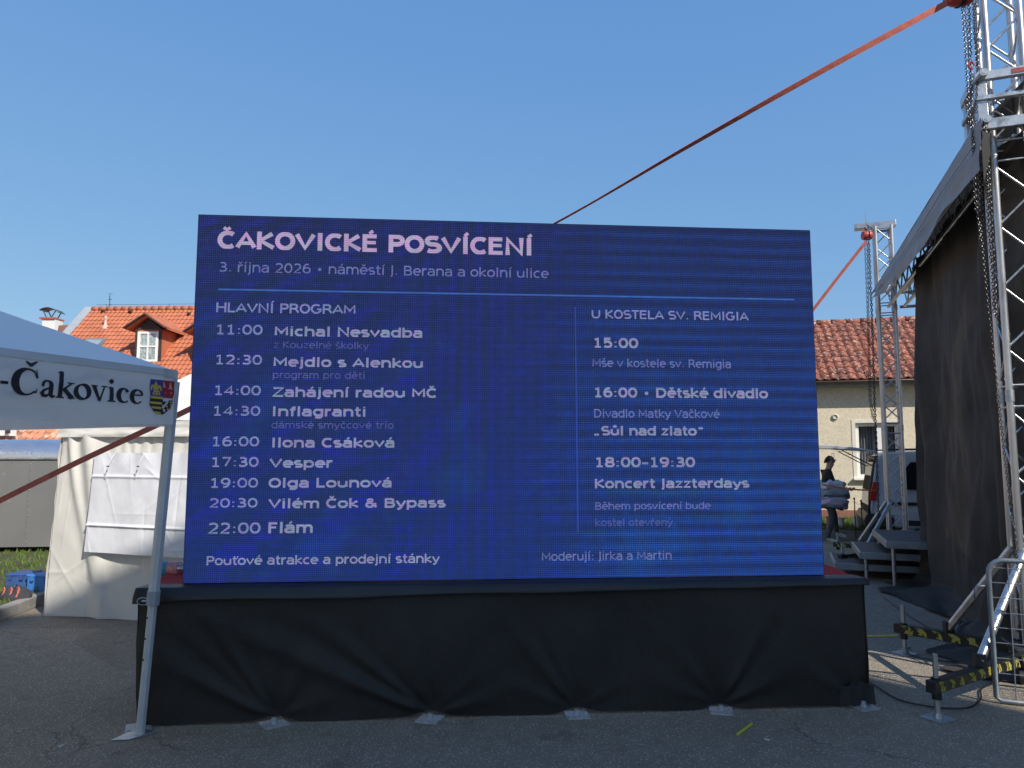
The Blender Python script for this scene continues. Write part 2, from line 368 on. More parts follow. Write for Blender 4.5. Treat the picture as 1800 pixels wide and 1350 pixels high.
for a, c in ((wu0 + fw, mid - .05), (mid + .05, wu1 - fw)):
    z0, z1 = wv0 + fw, wv1 - fw
    MB().add([hp.at(a, z0, -.11), hp.at(c, z0, -.11), hp.at(c, z1, -.11), hp.at(a, z1, -.11)], [(0, 1, 2, 3)]).build('pane', GL, win)
    cu = MB(); cu.grid(lambda i, j, a=a, c=c: hp.at(a + (c - a) * i, z0 + (z1 - z0) * j, -.27 + .03 * sin(i * 38) + .012 * sin(i * 91 + 2)), 60, 2)
    cu.build('curtain', mat('grey_net_curtain', (.30, .32, .34), .8, 0, .1, 6, trans=.3), win, smooth=True)
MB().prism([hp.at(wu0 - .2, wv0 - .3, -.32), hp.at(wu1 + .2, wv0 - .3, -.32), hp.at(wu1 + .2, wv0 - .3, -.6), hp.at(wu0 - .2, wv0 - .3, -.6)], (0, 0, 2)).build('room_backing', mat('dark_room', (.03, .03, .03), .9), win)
p = hp.px(1468, 733, .0)
MB().lathe([(.075, -.02), (.075, .03), (.055, .045), (.05, .02)], p, 18, Matrix.Rotation(atan2(HD.y, HD.x), 3, 'Z') @ Matrix.Rotation(pi / 2, 3, 'X')).build('wall_vent', mat('vent_plastic', (.6, .55, .44), .5), hs, smooth='auto')
# eave: boxed soffit, gutter
OV = .30
sf = MB(); sf.prism([hp.at(HL0 - .2, EZ - .03, -.2), hp.at(HL1 + .2, EZ - .03, -.2), hp.at(HL1 + .2, EZ - .03, OV), hp.at(HL0 - .2, EZ - .03, OV)], (0, 0, .14)); sf.build('eave_board', FASC, hs)
gt = MB(); prof = [(OV + .02 + .06 * (1 + cos(a)), EZ + .10 - .065 * sin(a)) for a in [pi * k / 8 for k in range(9)]]
gt.add([hp.at(u, z, d) for u in (HL0 - .2, HL1 + .2) for d, z in prof], [(k, k + 1, 9 + k + 1, 9 + k) for k in range(8)])
gt.build('gutter', mat('brown_gutter', (.10, .07, .055), .45, .3), hs, smooth=True, thick=.004)
# roof: battened slab + clay tiles
def rp(u, s, h=0.0):                                             # point on slope: s metres up from the eave, h above it
    L = sqrt(RISE ** 2 + RUN ** 2); cs, sn = (RUN + OV) / sqrt((RUN + OV) ** 2 + RISE ** 2), RISE / sqrt((RUN + OV) ** 2 + RISE ** 2)
    return hp.at(u, EZ + .13 + s * sn + h * cs, OV + .05 - s * cs + h * sn)
SL = sqrt((RUN + OV) ** 2 + RISE ** 2)
rf = MB(); rf.add([rp(HL0 - .2, 0), rp(HL1 + .2, 0), rp(HL1 + .2, SL), rp(HL0 - .2, SL), hp.at(HL0 - .2, EZ + .1, -2 * RUN - OV), hp.at(HL1 + .2, EZ + .1, -2 * RUN - OV)], [(0, 1, 2, 3), (3, 2, 5, 4)])
roof = rf.build('roof', mat('roof_underlay', (.10, .04, .03), .9), hs)
TILE = [mat('clay_tile_%d' % k, c, .8, 0, .25, 9, .5, 60, col2=(.60, .48, .38), thr=(.565, .62, 15)) for k, c in enumerate([(.235, .068, .042), (.19, .054, .035), (.27, .082, .05), (.155, .047, .033)])]
TW, TE = .205, .312
def tile_mesh(m):
    b = MB(); n = 8; vs = []
    for j, (s, lift) in enumerate(((-.02, .052), (.36, .016))):
        for i in range(n + 1):
            x = i / n; vs.append((x * TW * 1.06, s, lift + .028 * (sin(2 * pi * (x * .98) - .5) * .75)))
    low = [(v[0], v[1], v[2] - .026) for v in vs[:n + 1]]
    b.add(vs + low, [(i, i + 1, n + 2 + i, n + 1 + i) for i in range(n)] + [(2 * n + 2 + i, 2 * n + 3 + i, i + 1, i) for i in range(n)])
    return b.mesh('tile', m, smooth='auto')
for m_ in TILE:                                                   # every tile its own lichen pattern
    t = NT(m_); oi = t.node('ShaderNodeObjectInfo'); tcn = [q for q in t.n if q.type == 'TEX_COORD'][0]; ad = t.node('ShaderNodeVectorMath', operation='ADD'); scl = t.node('ShaderNodeVectorMath', operation='SCALE')
    scl.inputs[0].default_value = (13.0, 7.0, 5.0); t.l.new(oi.outputs['Random'], scl.inputs['Scale']); outs = [l.to_socket for l in tcn.outputs['Object'].links]; t.l.new(tcn.outputs['Object'], ad.inputs[0]); t.l.new(scl.outputs[0], ad.inputs[1])
    for s_ in outs: t.l.new(ad.outputs[0], s_)
TM = [tile_mesh(m) for m in TILE]
o0 = rp(0, 0); ex = (rp(1, 0) - o0); ey = (rp(0, 1) - o0); ez = ex.cross(ey)
RB = Matrix(((ex.x, ey.x, ez.x, 0), (ex.y, ey.y, ez.y, 0), (ex.z, ey.z, ez.z, 0), (0, 0, 0, 1)))
tu0 = int(hp.uv(1425, 620)[0] / TW); tu1 = tu0 + 22
nrow = int(SL / TE)
rest = MB()
for r in range(nrow + 1):
    for c in range(int((HL0 - .2) / TW), int((HL1 + .1) / TW)):
        M = Matrix.Translation(rp(c * TW + .004 * random.uniform(-1, 1), r * TE + .006 * random.uniform(-1, 1))) @ RB @ Matrix.Rotation(random.uniform(-.012, .012), 4, 'Z')
        if tu0 <= c < tu1: inst('tile', random.choice(TM), roof, M)
        else:
            tm = TM[0]; rest.add([M @ v.co for v in tm.vertices], [tuple(p.vertices) for p in tm.polygons])
stuff(rest.build('tile_field', TILE[0], roof))
rm = MB(); rm.path([(0, 0, 0), (0, .2, 0), (0, .42, 0)], .11, 12, rads=[.125, .115, .105]); rmm = rm.mesh('ridge_tile', TILE[0], smooth='auto')
c = HL0 - .2
while c < HL1:
    p = rp(c, SL, .0); inst('ridge_tile', rmm, roof, Matrix.Translation(p) @ Matrix.Rotation(atan2(HD.y, HD.x) - pi / 2, 4, 'Z') @ Matrix.Rotation(random.uniform(-.02, .02), 4, 'X')); c += .38
for pxs in ((1442, 585), (1503, 583)):                           # two dark snow-guard tiles
    u, v = hp.uv(*pxs); M = Matrix.Translation(rp(u - .05, SL * .80, .07)) @ RB
    sg = MB(); sg.path([M @ Vector((-.1, 0, -.03)), M @ Vector((-.06, -.02, .04)), M @ Vector((.06, -.02, .04)), M @ Vector((.1, 0, -.03))], .014, 6); sg.build('snow_guard', mat('rust_guard', (.12, .04, .03), .7), roof)

# ================================================================ ORANGE ROOF HOUSE ON THE LEFT
OY = 33.0
PT = mat('orange_pantiles', (.46, .15, .075), .8, 0, .16, 2.2, .3, 30, col2=(.34, .105, .055), thr=(.5, .7, .9))
VERGE = mat('zinc_flashing', (.50, .51, .50), .5, .4, .1, 4)
BROWNW = mat('brown_stained_wood', (.055, .035, .03), .6, 0, .2, 6)
ridgeA = R(163, 541, OY + 3.6); ridgeB = R(345, 546, OY + 3.4); rd = (ridgeB - ridgeA); rd.z = 0; rd.normalize(); rz = (ridgeA.z + ridgeB.z) / 2
fn_ = Vector((rd.y, -rd.x, 0))                                   # toward the viewer
oh = thing('orange_roof_house', (ridgeA.x, ridgeA.y, 0), 'house with bright orange tiled roof, gabled dormers and white chimney', 'house')
SLOPE = radians(44); RL = 10.0; HLEN = 17.0
base = Vector((ridgeA.x, ridgeA.y, rz))
def op(u, s, h=0.0): return base + rd * u + fn_ * (s * cos(SLOPE) + h * sin(SLOPE)) + Vector((0, 0, -s * sin(SLOPE) + h * cos(SLOPE)))
TWo, TEo = .215, .335
rows = int(RL / TEo); cols = int(HLEN / TWo)
ot = MB(); per = 6
for r in range(rows):
    vs = []
    for j, (ss, lf) in enumerate(((r * TEo - .03, .0), ((r + 1) * TEo, .035), ((r + 1) * TEo, .0))):
        for i in range(cols * per + 1):
            x = i / per; vs.append(op(x * TWo, ss, lf + .022 * sin(2 * pi * x)))
    w = cols * per + 1
    ot.add(vs, [(j * w + i, j * w + i + 1, (j + 1) * w + i + 1, (j + 1) * w + i)[::-1] for j in range(2) for i in range(w - 1)])
oroof = stuff(ot.build('roof_tiles', PT, oh, smooth='auto'))
sh = MB(); a, b2 = op(-.05, 0, -.06), op(HLEN, 0, -.06)
e0, e1 = op(-.05, RL, -.06), op(HLEN, RL, -.06)
back0 = base - fn_ * 6 + Vector((0, 0, -6 * tan(SLOPE))); back1 = back0 + rd * HLEN
sh.add([a, b2, e1, e0, back0, back1], [(0, 1, 2, 3), (1, 0, 4, 5)]); sh.build('roof', mat('roof_boards', (.2, .1, .06), .9), oh)
wl = MB(); ft = RL * cos(SLOPE) - .5; zt = rz - RL * sin(SLOPE) + .2
w0, w1 = base + fn_ * ft, base + fn_ * ft + rd * HLEN; w2, w3 = base - fn_ * 5.5 + rd * HLEN, base - fn_ * 5.5
for p in (w0, w1, w2, w3): p.z = 0
wl.prism([w0, w1, w2, w3], (0, 0, zt)); gp = MB()
wl.add([Vector((w0.x, w0.y, zt)), Vector((w3.x, w3.y, zt)), base + rd * .05 + Vector((0, 0, -.1))], [(0, 1, 2)])
wl.build('wall', mat('pale_render', (.6, .56, .48), .9, 0, .08, 2), oh)
vg = MB(); vg.prism([op(-.42, -.1, .05), op(.02, -.1, .05), op(.02, RL, .05), op(-.42, RL, .05)], (0, 0, .05)); vg.build('verge_flashing', VERGE, oh)
rr = MB(); x = 0.0
rmo = MB().path([(0, 0, 0), (.42, 0, 0)], .12, 10, rads=[.14, .125]).mesh('ridge_tile', PT, smooth='auto')
ridx = Matrix.Rotation(atan2(rd.y, rd.x), 4, 'Z')
while x < HLEN:
    inst('ridge_tile', rmo, oroof, Matrix.Translation(op(x, 0, .02)) @ ridx); x += .38
lr = MB(); lr.path([op(.3, 0, .28), op(HLEN, 0, .30)], .008, 4)
for k in range(5): lr.tube(op(.8 + k * 3.2, 0, .1), op(.8 + k * 3.2, 0, .32), .01, 4)
lr.build('lightning_wire', dark_steel, oh)
an = R(193, 540, OY + 3.5); am = MB(); am.tube(an - Vector((0, 0, .1)), R(193, 519, OY + 3.5), .018, 5)
for k in range(3): am.tube(an + Vector((-.1, 0, .12 + .28 * k)), an + Vector((.1, 0, .12 + .28 * k)), .012, 4)
am.build('antenna', dark_steel, oh)
for pxs in ((181, 550), (229, 551), (332, 555)):                  # vent tiles near the ridge
    r_ = ray(*pxs); c0 = Vector((0, 0, CAMH)); nn = (fn_ * sin(SLOPE) + Vector((0, 0, cos(SLOPE)))); tt = (base - c0).dot(nn) / r_.dot(nn); p = c0 + r_ * tt
    vt = MB(); a = .13
    vt.add([p - rd * a, p + rd * a, p + nn * .18 + fn_ * .05, p - fn_ * .35 + Vector((0, 0, .30))], [(0, 1, 2), (0, 2, 3), (1, 3, 2)]); vt.build('vent_tile', BROWNW, oroof)
def onroof(px, py):
    r_ = ray(px, py); c0 = Vector((0, 0, CAMH)); nn = (fn_ * sin(SLOPE) + Vector((0, 0, cos(SLOPE)))); tt = (base - c0).dot(nn) / r_.dot(nn); p = c0 + r_ * tt - base
    return p.dot(rd), p.dot(fn_ * cos(SLOPE) - Vector((0, 0, sin(SLOPE))))
u, s = onroof(185, 575); p = op(u, s)
MB().lathe([(.16, -.1), (.13, .05), (.07, .12), (.065, .38), (.09, .40), (.075, .52), (.02, .56)], p, 12).build('vent_pipe', mat('pinkish_pipe', (.62, .40, .33), .7), oh, smooth='auto')
u, s = onroof(165, 605)
sk = MB(); sk.prism([op(u - .45, s - .25, .05), op(u + .5, s - .25, .05), op(u + .5, s + 1.0, .05), op(u - .45, s + 1.0, .05)], (0, 0, .09)); skl = sk.build('skylight', mat('skylight_frame', (.25, .27, .27), .4, .4), oh)
MB().add([op(u - .36, s - .15, .16), op(u + .41, s - .15, .16), op(u + .41, s + .9, .16), op(u - .36, s + .9, .16)], [(0, 1, 2, 3)]).build('pane', mat('skylight_glass', (.25, .32, .36), .1), skl)
def dormer(px_c, py_base):
    u, s = onroof(px_c, py_base); wd, hh = .96, 1.5; s0 = s
    # front face at distance along fn_, bottom on the roof
    f0 = op(u, s0); M0 = lambda a, d, z: f0 + rd * a - fn_ * d + Vector((0, 0, z))
    ch = MB(); dep = (hh + .62) / tan(SLOPE)
    ch.prism([M0(-wd / 2 - .12, .0, -.1), M0(wd / 2 + .12, .0, -.1), M0(wd / 2 + .12, dep, -.1), M0(-wd / 2 - .12, dep, -.1)], (0, 0, hh + .1))
    ck = ch.build('dormer', PT, oh)
    g = MB(); ov = .32; ap = hh + .58; ew = wd / 2 + .46
    for sgn in (-1, 1):                                          # gable roof slabs with brown fascia
        e_f, r_f = M0(sgn * ew, -ov, hh - .06), M0(0, -ov, ap); e_b, r_b = M0(sgn * ew, dep, hh - .06), M0(0, dep + .7, ap)
        g.add([e_f, r_f, r_b, e_b, e_f + Vector((0, 0, .12)), r_f + Vector((0, 0, .14)), r_b + Vector((0, 0, .14)), e_b + Vector((0, 0, .12))],
              [(0, 1, 2, 3), (4, 7, 6, 5), (0, 4, 5, 1), (0, 3, 7, 4)])
    g.build('dormer_roof', PT, ck)
    fb = MB()
    for sgn in (-1, 1):
        fb.bar(M0(sgn * (ew + .02), -ov - .03, hh - .02), M0(0, -ov - .03, ap + .04), .05, .26, up=fn_)
    fb.add([M0(-.62, -.02, hh - .02), M0(.62, -.02, hh - .02), M0(0, -.02, ap - .1)], [(0, 1, 2)])
    for sgn in (-1, 1): fb.prism([M0(sgn * (wd / 2 + .13), -.03, -.1), M0(sgn * wd / 2, -.03, -.1), M0(sgn * wd / 2, .03, -.1), M0(sgn * (wd / 2 + .13), .03, -.1)], (0, 0, hh + .1))
    fb.build('dormer_fascia', BROWNW, ck)
    w = MB(); z0, z1 = .0, hh - .12
    for a in (-wd / 2 + .06, wd / 2 - .06): w.prism([M0(a - .06, -.06, z0), M0(a + .06, -.06, z0), M0(a + .06, .0, z0), M0(a - .06, .0, z0)], (0, 0, z1 - z0))
    w.prism([M0(-.03, -.06, z0 + .1), M0(.03, -.06, z0 + .1), M0(.03, .0, z0 + .1), M0(-.03, .0, z0 + .1)], (0, 0, z1 - z0 - .2))
    for z in (z0, z0 + (z1 - z0) * .48, z1 - .1): w.prism([M0(-wd / 2 + .12, -.055, z), M0(wd / 2 - .12, -.055, z), M0(wd / 2 - .12, .0, z), M0(-wd / 2 + .12, .0, z)], (0, 0, .07 if 0 < z < z1 - .2 else .1))
    wi = w.build('dormer_window', WF, ck)
    for a0, a1 in ((-wd / 2 + .12, -.03), (.03, wd / 2 - .12)):
        for c0, c1 in ((z0 + .1, z0 + (z1 - z0) * .48), (z0 + (z1 - z0) * .48 + .07, z1 - .1)):
            MB().add([M0(a0, -.02, c0), M0(a1, -.02, c0), M0(a1, -.02, c1), M0(a0, -.02, c1)], [(0, 1, 2, 3)]).build('pane', mat('lace_window_glass', (.34, .40, .40), .15, 0, .5, 14), ck)
dormer(259, 636); dormer(364, 643)
# white chimney with red cap and bent metal cowl, brown gable of the wing behind
cb = R(91, 592, OY + 6.0); ct = R(91, 563, OY + 6.0); chm = MB(); hw = .34
chm.prism([Vector((cb.x - hw, cb.y - hw, cb.z - 3)), Vector((cb.x + hw, cb.y - hw, cb.z - 3)), Vector((cb.x + hw, cb.y + hw, cb.z - 3)), Vector((cb.x - hw, cb.y + hw, cb.z - 3))], (0, 0, ct.z - cb.z + 3))
chi = chm.build('chimney', mat('white_chimney_render', (.74, .72, .68), .85, 0, .06, 4), oh)
MB().box((ct.x, ct.y, ct.z + .05), (.84, .84, .09)).build('cap', mat('red_cap', (.42, .12, .08), .7), chi)
cw = MB(); cw.grid(lambda a, b: Vector((ct.x - .5 + 1.0 * a, ct.y - .35 + .7 * b, ct.z + .50 + .2 * sin(pi * a) ** .8 - .12 * a)), 14, 2)
for sx in (-.3, .3):
    for sy in (-.25, .25): cw.tube((ct.x + sx * .4, ct.y + sy, ct.z + .08), (ct.x + sx * 1.2, ct.y + sy, ct.z + .52), .015, 5)
cw.build('cowl', mat('cowl_metal', (.16, .17, .18), .45, .7), chi, smooth='auto', thick=.02)
g0 = R(98, 600, OY + 3.3); g1 = R(130, 600, OY + 3.3); gt0 = R(103, 572, OY + 3.3); gt1 = R(121, 571, OY + 3.3); gt2 = R(132, 581, OY + 3.3)
MB().prism([g0, g1, gt2, gt1, gt0], (0, 3, 0)).build('brown_gable', mat('brown_cladding', (.26, .13, .10), .7, 0, .1, 5), oh)
t0 = R(68, 571, OY + 5.6); t1 = R(84, 575, OY + 5.6)
MB().prism([t0, t1, t1 - Vector((0, 0, 2)), t0 - Vector((0, 0, 2))], (0, 2, 0)).build('wing_roof', PT, oh)

# ================================================================ OLD LOW ROOF BEHIND THE TRAILER
LY = 21.0
lo = thing('old_shed', R(40, 900, LY).xy.to_3d(), 'low shed with uneven old clay tile roof behind the grey trailer', 'shed')
e0 = R(-150, 772, LY); ru = Vector((1, .06, 0)).normalized()
def sp_(u, s, h=0): return e0 + ru * u + Vector((0, s * .76 - h * .6, s * .65 + h * .76))
OT = mat('old_orange_tiles', (.45, .20, .12), .85, 0, .4, 4, .5, 30, col2=(.60, .46, .34), thr=(.5, .62, 2.2))
st = MB(); cols = 26; per = 5
for r in range(9):
    vs = []
    for ss, lf in ((r * .3, .05), ((r + 1) * .3 + .02, .0)):
        for i in range(cols * per + 1):
            x = i / per; wob = .03 * fbm((x * .9, r * 1.3, 5), 2)
            vs.append(sp_(x * .19, ss + wob, lf + .035 * sin(2 * pi * x) + wob * .6))
    w = cols * per + 1; low = [v - Vector((0, .0, .05)) for v in vs[:w]]
    st.add(vs + low, [(i, i + 1, w + i + 1, w + i) for i in range(w - 1)] + [(2 * w + i, 2 * w + i + 1, i + 1, i) for i in range(w - 1)])
stuff(st.build('roof_tiles', OT, lo, smooth='auto'))
MB().prism([Vector((e0.x, e0.y + .2, 0)), Vector((e0.x + 4.9, e0.y + .5, 0)), Vector((e0.x + 4.9, e0.y + 4, 0)), Vector((e0.x, e0.y + 4, 0))], (0, 0, e0.z - .05)).build('wall', mat('shed_render', (.55, .5, .42), .9), lo)
p = R(2, 752, LY - .2); MB().box(p, (.55, .5, .45)).build('roof_window', WF, lo)
MB().bar(R(14, 746, LY - .5), R(14, 762, LY - .5), .06, .1).build('window_post', BROWNW, lo)
# ================================================================ STROKE FONT (humanist sans, cap height 1)
def arc(cx, cy, rx, ry, a0, a1, n=10):
    return [(cx + rx * cos(radians(a0 + (a1 - a0) * k / n)), cy + ry * sin(radians(a0 + (a1 - a0) * k / n))) for k in range(n + 1)]
X = .74; D_ = -.27
GLY = {}
def gl(ch, adv, *st): GLY[ch] = (adv, list(st))
gl(' ', .42); gl('.', .42, [(.21, .0), (.21, .13)]); gl(':', .45, [(.22, .0), (.22, .13)], [(.22, .52), (.22, .65)])
gl('-', .48, [(.06, .36), (.42, .36)]); gl('–', .66, [(.05, .36), (.61, .36)])
gl('•', .72, [(.20, .42), (.52, .42)], [(.23, .34), (.49, .34)], [(.23, .50), (.49, .50)])
gl('„', .70, [(.22, .12), (.14, -.12)], [(.46, .12), (.38, -.12)]); gl('“', .70, [(.22, .98), (.30, .74)], [(.44, .98), (.52, .74)])
gl('&', 1.05, [(.95, 0), (.32, .70)] + arc(.42, .80, .17, .17, 200, 0, 8)[:0], arc(.42, .79, .18, .20, 215, -45, 10) + [(.30, .50)] + arc(.40, .26, .28, .26, 130, 300, 8) + [(.80, .25), (.88, .48)])
gl('A', .98, [(.05, 0), (.49, 1), (.93, 0)], [(.20, .30), (.78, .30)])
gl('B', .92, [(.14, 0), (.14, 1)], [(.14, 1), (.50, 1)] + arc(.50, .76, .24, .24, 90, -90, 8) + [(.14, .52)], [(.50, .52)] + arc(.53, .26, .28, .26, 90, -90, 8) + [(.14, 0)])
gl('C', .90, arc(.51, .5, .41, .5, 48, 312, 16)); gl('D', 1.04, [(.14, 0), (.14, 1), (.42, 1)] + arc(.44, .5, .46, .5, 90, -90, 12) + [(.14, 0)])
gl('E', .86, [(.76, 1), (.14, 1), (.14, 0), (.78, 0)], [(.14, .54), (.72, .54)]); gl('F', .78, [(.70, 1), (.14, 1), (.14, 0)], [(.14, .54), (.62, .54)])
gl('G', 1.04, arc(.53, .5, .44, .5, 50, 330, 16) + [(.92, .45), (.60, .45)]); gl('H', 1.02, [(.14, 0), (.14, 1)], [(.88, 0), (.88, 1)], [(.14, .53), (.88, .53)])
gl('I', .46, [(.23, 0), (.23, 1)]); gl('J', .42, [(.24, 1), (.24, .02)] + arc(.06, .0, .18, .22, 0, -80, 5)); gl('K', .92, [(.14, 0), (.14, 1)], [(.80, 1), (.20, .50), (.88, 0)])
gl('L', .76, [(.14, 1), (.14, 0), (.72, 0)]); gl('M', 1.18, [(.14, 0), (.14, 1), (.59, .28), (1.04, 1), (1.04, 0)]); gl('N', 1.02, [(.14, 0), (.14, 1), (.88, 0), (.88, 1)])
gl('O', 1.00, arc(.50, .5, .40, .5, 0, 360, 24)); gl('P', .84, [(.14, 0), (.14, 1), (.46, 1)] + arc(.48, .73, .27, .27, 90, -90, 8) + [(.14, .46)])
gl('R', .94, [(.14, 0), (.14, 1), (.46, 1)] + arc(.48, .74, .27, .26, 90, -90, 8) + [(.14, .48)], [(.48, .48), (.64, .40), (.88, 0)])
gl('S', .86, arc(.44, .75, .33, .25, 40, 250, 10) + arc(.44, .26, .36, .26, 80, -140, 10)); gl('T', .84, [(.02, 1), (.82, 1)], [(.42, 1), (.42, 0)])
gl('U', 1.0, [(.13, 1), (.13, .38)] + arc(.50, .38, .37, .38, 180, 360, 12) + [(.87, 1)]); gl('V', .98, [(.05, 1), (.49, 0), (.93, 1)]); gl('Z', .92, [(.08, 1), (.84, 1), (.08, 0), (.86, 0)])
gl('a', .82, arc(.38, .52, .30, .22, 150, 0, 8) + [(.68, 0)], [(.68, .43), (.40, .43)] + arc(.36, .21, .27, .22, 90, 300, 9) + [(.60, .08), (.68, .22)])
gl('b', .87, [(.13, 1.02), (.13, 0)], arc(.45, X / 2, .32, X / 2, 0, 360, 18)); gl('d', .87, [(.74, 1.02), (.74, 0)], arc(.42, X / 2, .32, X / 2, 0, 360, 18))
gl('c', .74, arc(.44, X / 2, .34, X / 2, 55, 305, 14)); gl('e', .84, [(.10, .39), (.75, .39)] + arc(.43, X / 2, .33, X / 2, 4, 310, 16))
gl('f', .50, [(.48, 1.0)] + arc(.42, .80, .19, .20, 90, 180, 5) + [(.23, 0)], [(.03, X - .02), (.47, X - .02)]); gl('g', .87, arc(.42, X / 2, .32, X / 2, 0, 360, 18), [(.74, X), (.74, .02)] + arc(.44, .0, .30, .27, 0, -140, 8))
gl('h', .87, [(.13, 1.02), (.13, 0)], [(.13, .42)] + arc(.44, .44, .30, .30, 180, 0, 10) + [(.74, 0)]); gl('i', .38, [(.19, 0), (.19, X)], [(.19, .96), (.19, 1.10)]); gl('j', .40, [(.22, X), (.22, -.08)] + arc(.05, -.08, .17, .19, 0, -90, 5), [(.22, .96), (.22, 1.10)])
gl('k', .80, [(.13, 1.02), (.13, 0)], [(.70, X), (.18, .36), (.76, 0)]); gl('l', .38, [(.19, 0), (.19, 1.02)]); gl('m', 1.32, [(.13, X), (.13, 0)], [(.13, .44)] + arc(.40, .46, .26, .28, 180, 0, 9) + [(.66, 0)], [(.66, .44)] + arc(.93, .46, .26, .28, 180, 0, 9) + [(1.19, 0)])
gl('n', .87, [(.13, X), (.13, 0)], [(.13, .42)] + arc(.44, .44, .30, .30, 180, 0, 10) + [(.74, 0)]); gl('o', .84, arc(.42, X / 2, .33, X / 2, 0, 360, 18)); gl('p', .87, [(.13, X), (.13, D_)], arc(.45, X / 2, .32, X / 2, 0, 360, 18))
gl('r', .56, [(.13, X), (.13, 0)], [(.13, .38)] + arc(.44, .40, .30, .34, 180, 75, 6)); gl('s', .70, arc(.35, .555, .26, .185, 45, 255, 8) + arc(.35, .185, .28, .185, 75, -140, 8)); gl('t', .54, [(.23, .96), (.23, .20)] + arc(.40, .20, .17, .20, 180, 270, 5) + [(.50, 0)], [(.04, X - .02), (.50, X - .02)])
gl('u', .87, [(.12, X), (.12, .30)] + arc(.42, .30, .30, .30, 180, 360, 10) + [(.74, X)], [(.74, .3), (.74, 0)]); gl('v', .80, [(.05, X), (.40, 0), (.75, X)]); gl('w', 1.1, [(.06, X), (.30, 0), (.55, X), (.80, 0), (1.04, X)]); gl('y', .80, [(.05, X), (.41, .02)], [(.76, X), (.38, -.12), (.28, -.25), (.12, -.27)]); gl('z', .72, [(.08, X - .02), (.62, X - .02), (.08, .02), (.65, .02)])
gl('0', .87, arc(.435, .5, .33, .5, 0, 360, 22)); gl('1', .87, [(.18, .86), (.45, 1.0), (.45, 0)], [(.18, 0), (.72, 0)]); gl('2', .87, arc(.41, .70, .31, .30, 150, -35, 10) + [(.12, 0), (.76, 0)])
gl('3', .87, arc(.38, .76, .30, .24, 130, -90, 10), [(.28, .52), (.38, .52)] + arc(.40, .26, .34, .26, 90, -145, 10)); gl('4', .87, [(.60, 0), (.60, 1), (.08, .27), (.80, .27)]); gl('5', .87, [(.68, 1), (.20, 1), (.18, .56)] + arc(.40, .32, .34, .32, 110, -140, 12))
gl('6', .87, arc(.44, .31, .32, .31, 0, 360, 18), arc(.52, .42, .40, .58, 75, 190, 8)); gl('7', .87, [(.10, 1), (.74, 1), (.34, 0)]); gl('8', .87, arc(.435, .76, .28, .24, 0, 360, 16), arc(.435, .26, .33, .26, 0, 360, 18)); gl('9', .87, arc(.43, .69, .32, .31, 0, 360, 18), arc(.35, .58, .40, .58, 10, -105, 8))
ACC = {'Č': ('C', 'v'), 'É': ('E', '/'), 'Í': ('I', '/'), 'á': ('a', '/'), 'é': ('e', '/'), 'í': ('l', '/'), 'ý': ('y', '/'), 'ř': ('r', 'v'), 'ě': ('e', 'v'), 'č': ('c', 'v'), 'š': ('s', 'v'), 'ů': ('u', 'o'), 'ť': ('t', "'"), 'Š': ('S', 'v')}
def glyph(ch):
    if ch in GLY: return GLY[ch]
    b, a = ACC[ch]; adv, st = GLY[b]; st = list(st); up = ch.isupper(); y = 1.17 if up else .94; x = adv / 2
    if ch == 'í': st = [[(.19, 0), (.19, X)]]
    if a == '/': st.append([(x - .05, y), (x + .14, y + .20)])
    if a == 'v': st.append([(x - .17, y + .18), (x, y), (x + .17, y + .18)])
    if a == 'o': st.append(arc(x, y + .12, .11, .11, 0, 360, 10))
    if a == "'": st.append([(.58, 1.06), (.52, .80)])
    return adv, st
def thick(pts, hw):
    """left and right outline of a thick polyline with limited mitres"""
    closed = (Vector(pts[0]) - Vector(pts[-1])).length < 1e-6; P = [Vector(p).to_2d() for p in pts]; n = len(P); out = []
    for i in range(n):
        if closed: a, b = P[i - 1] if i > 0 else P[-2], P[i + 1] if i < n - 1 else P[1]
        else: a, b = P[max(i - 1, 0)], P[min(i + 1, n - 1)]
        d1 = (P[i] - a); d2 = (b - P[i]); d1 = d1.normalized() if d1.length > 1e-9 else d2.normalized(); d2 = d2.normalized() if d2.length > 1e-9 else d1
        t = (d1 + d2); t = t.normalized() if t.length > 1e-6 else d1; nn = Vector((-t.y, t.x)); c = max(.72, abs(nn.dot(Vector((-d1.y, d1.x)))))
        h = hw[i] if isinstance(hw, (list, tuple)) else hw
        out.append((P[i] + nn * (h / c), P[i] - nn * (h / c)))
    return out
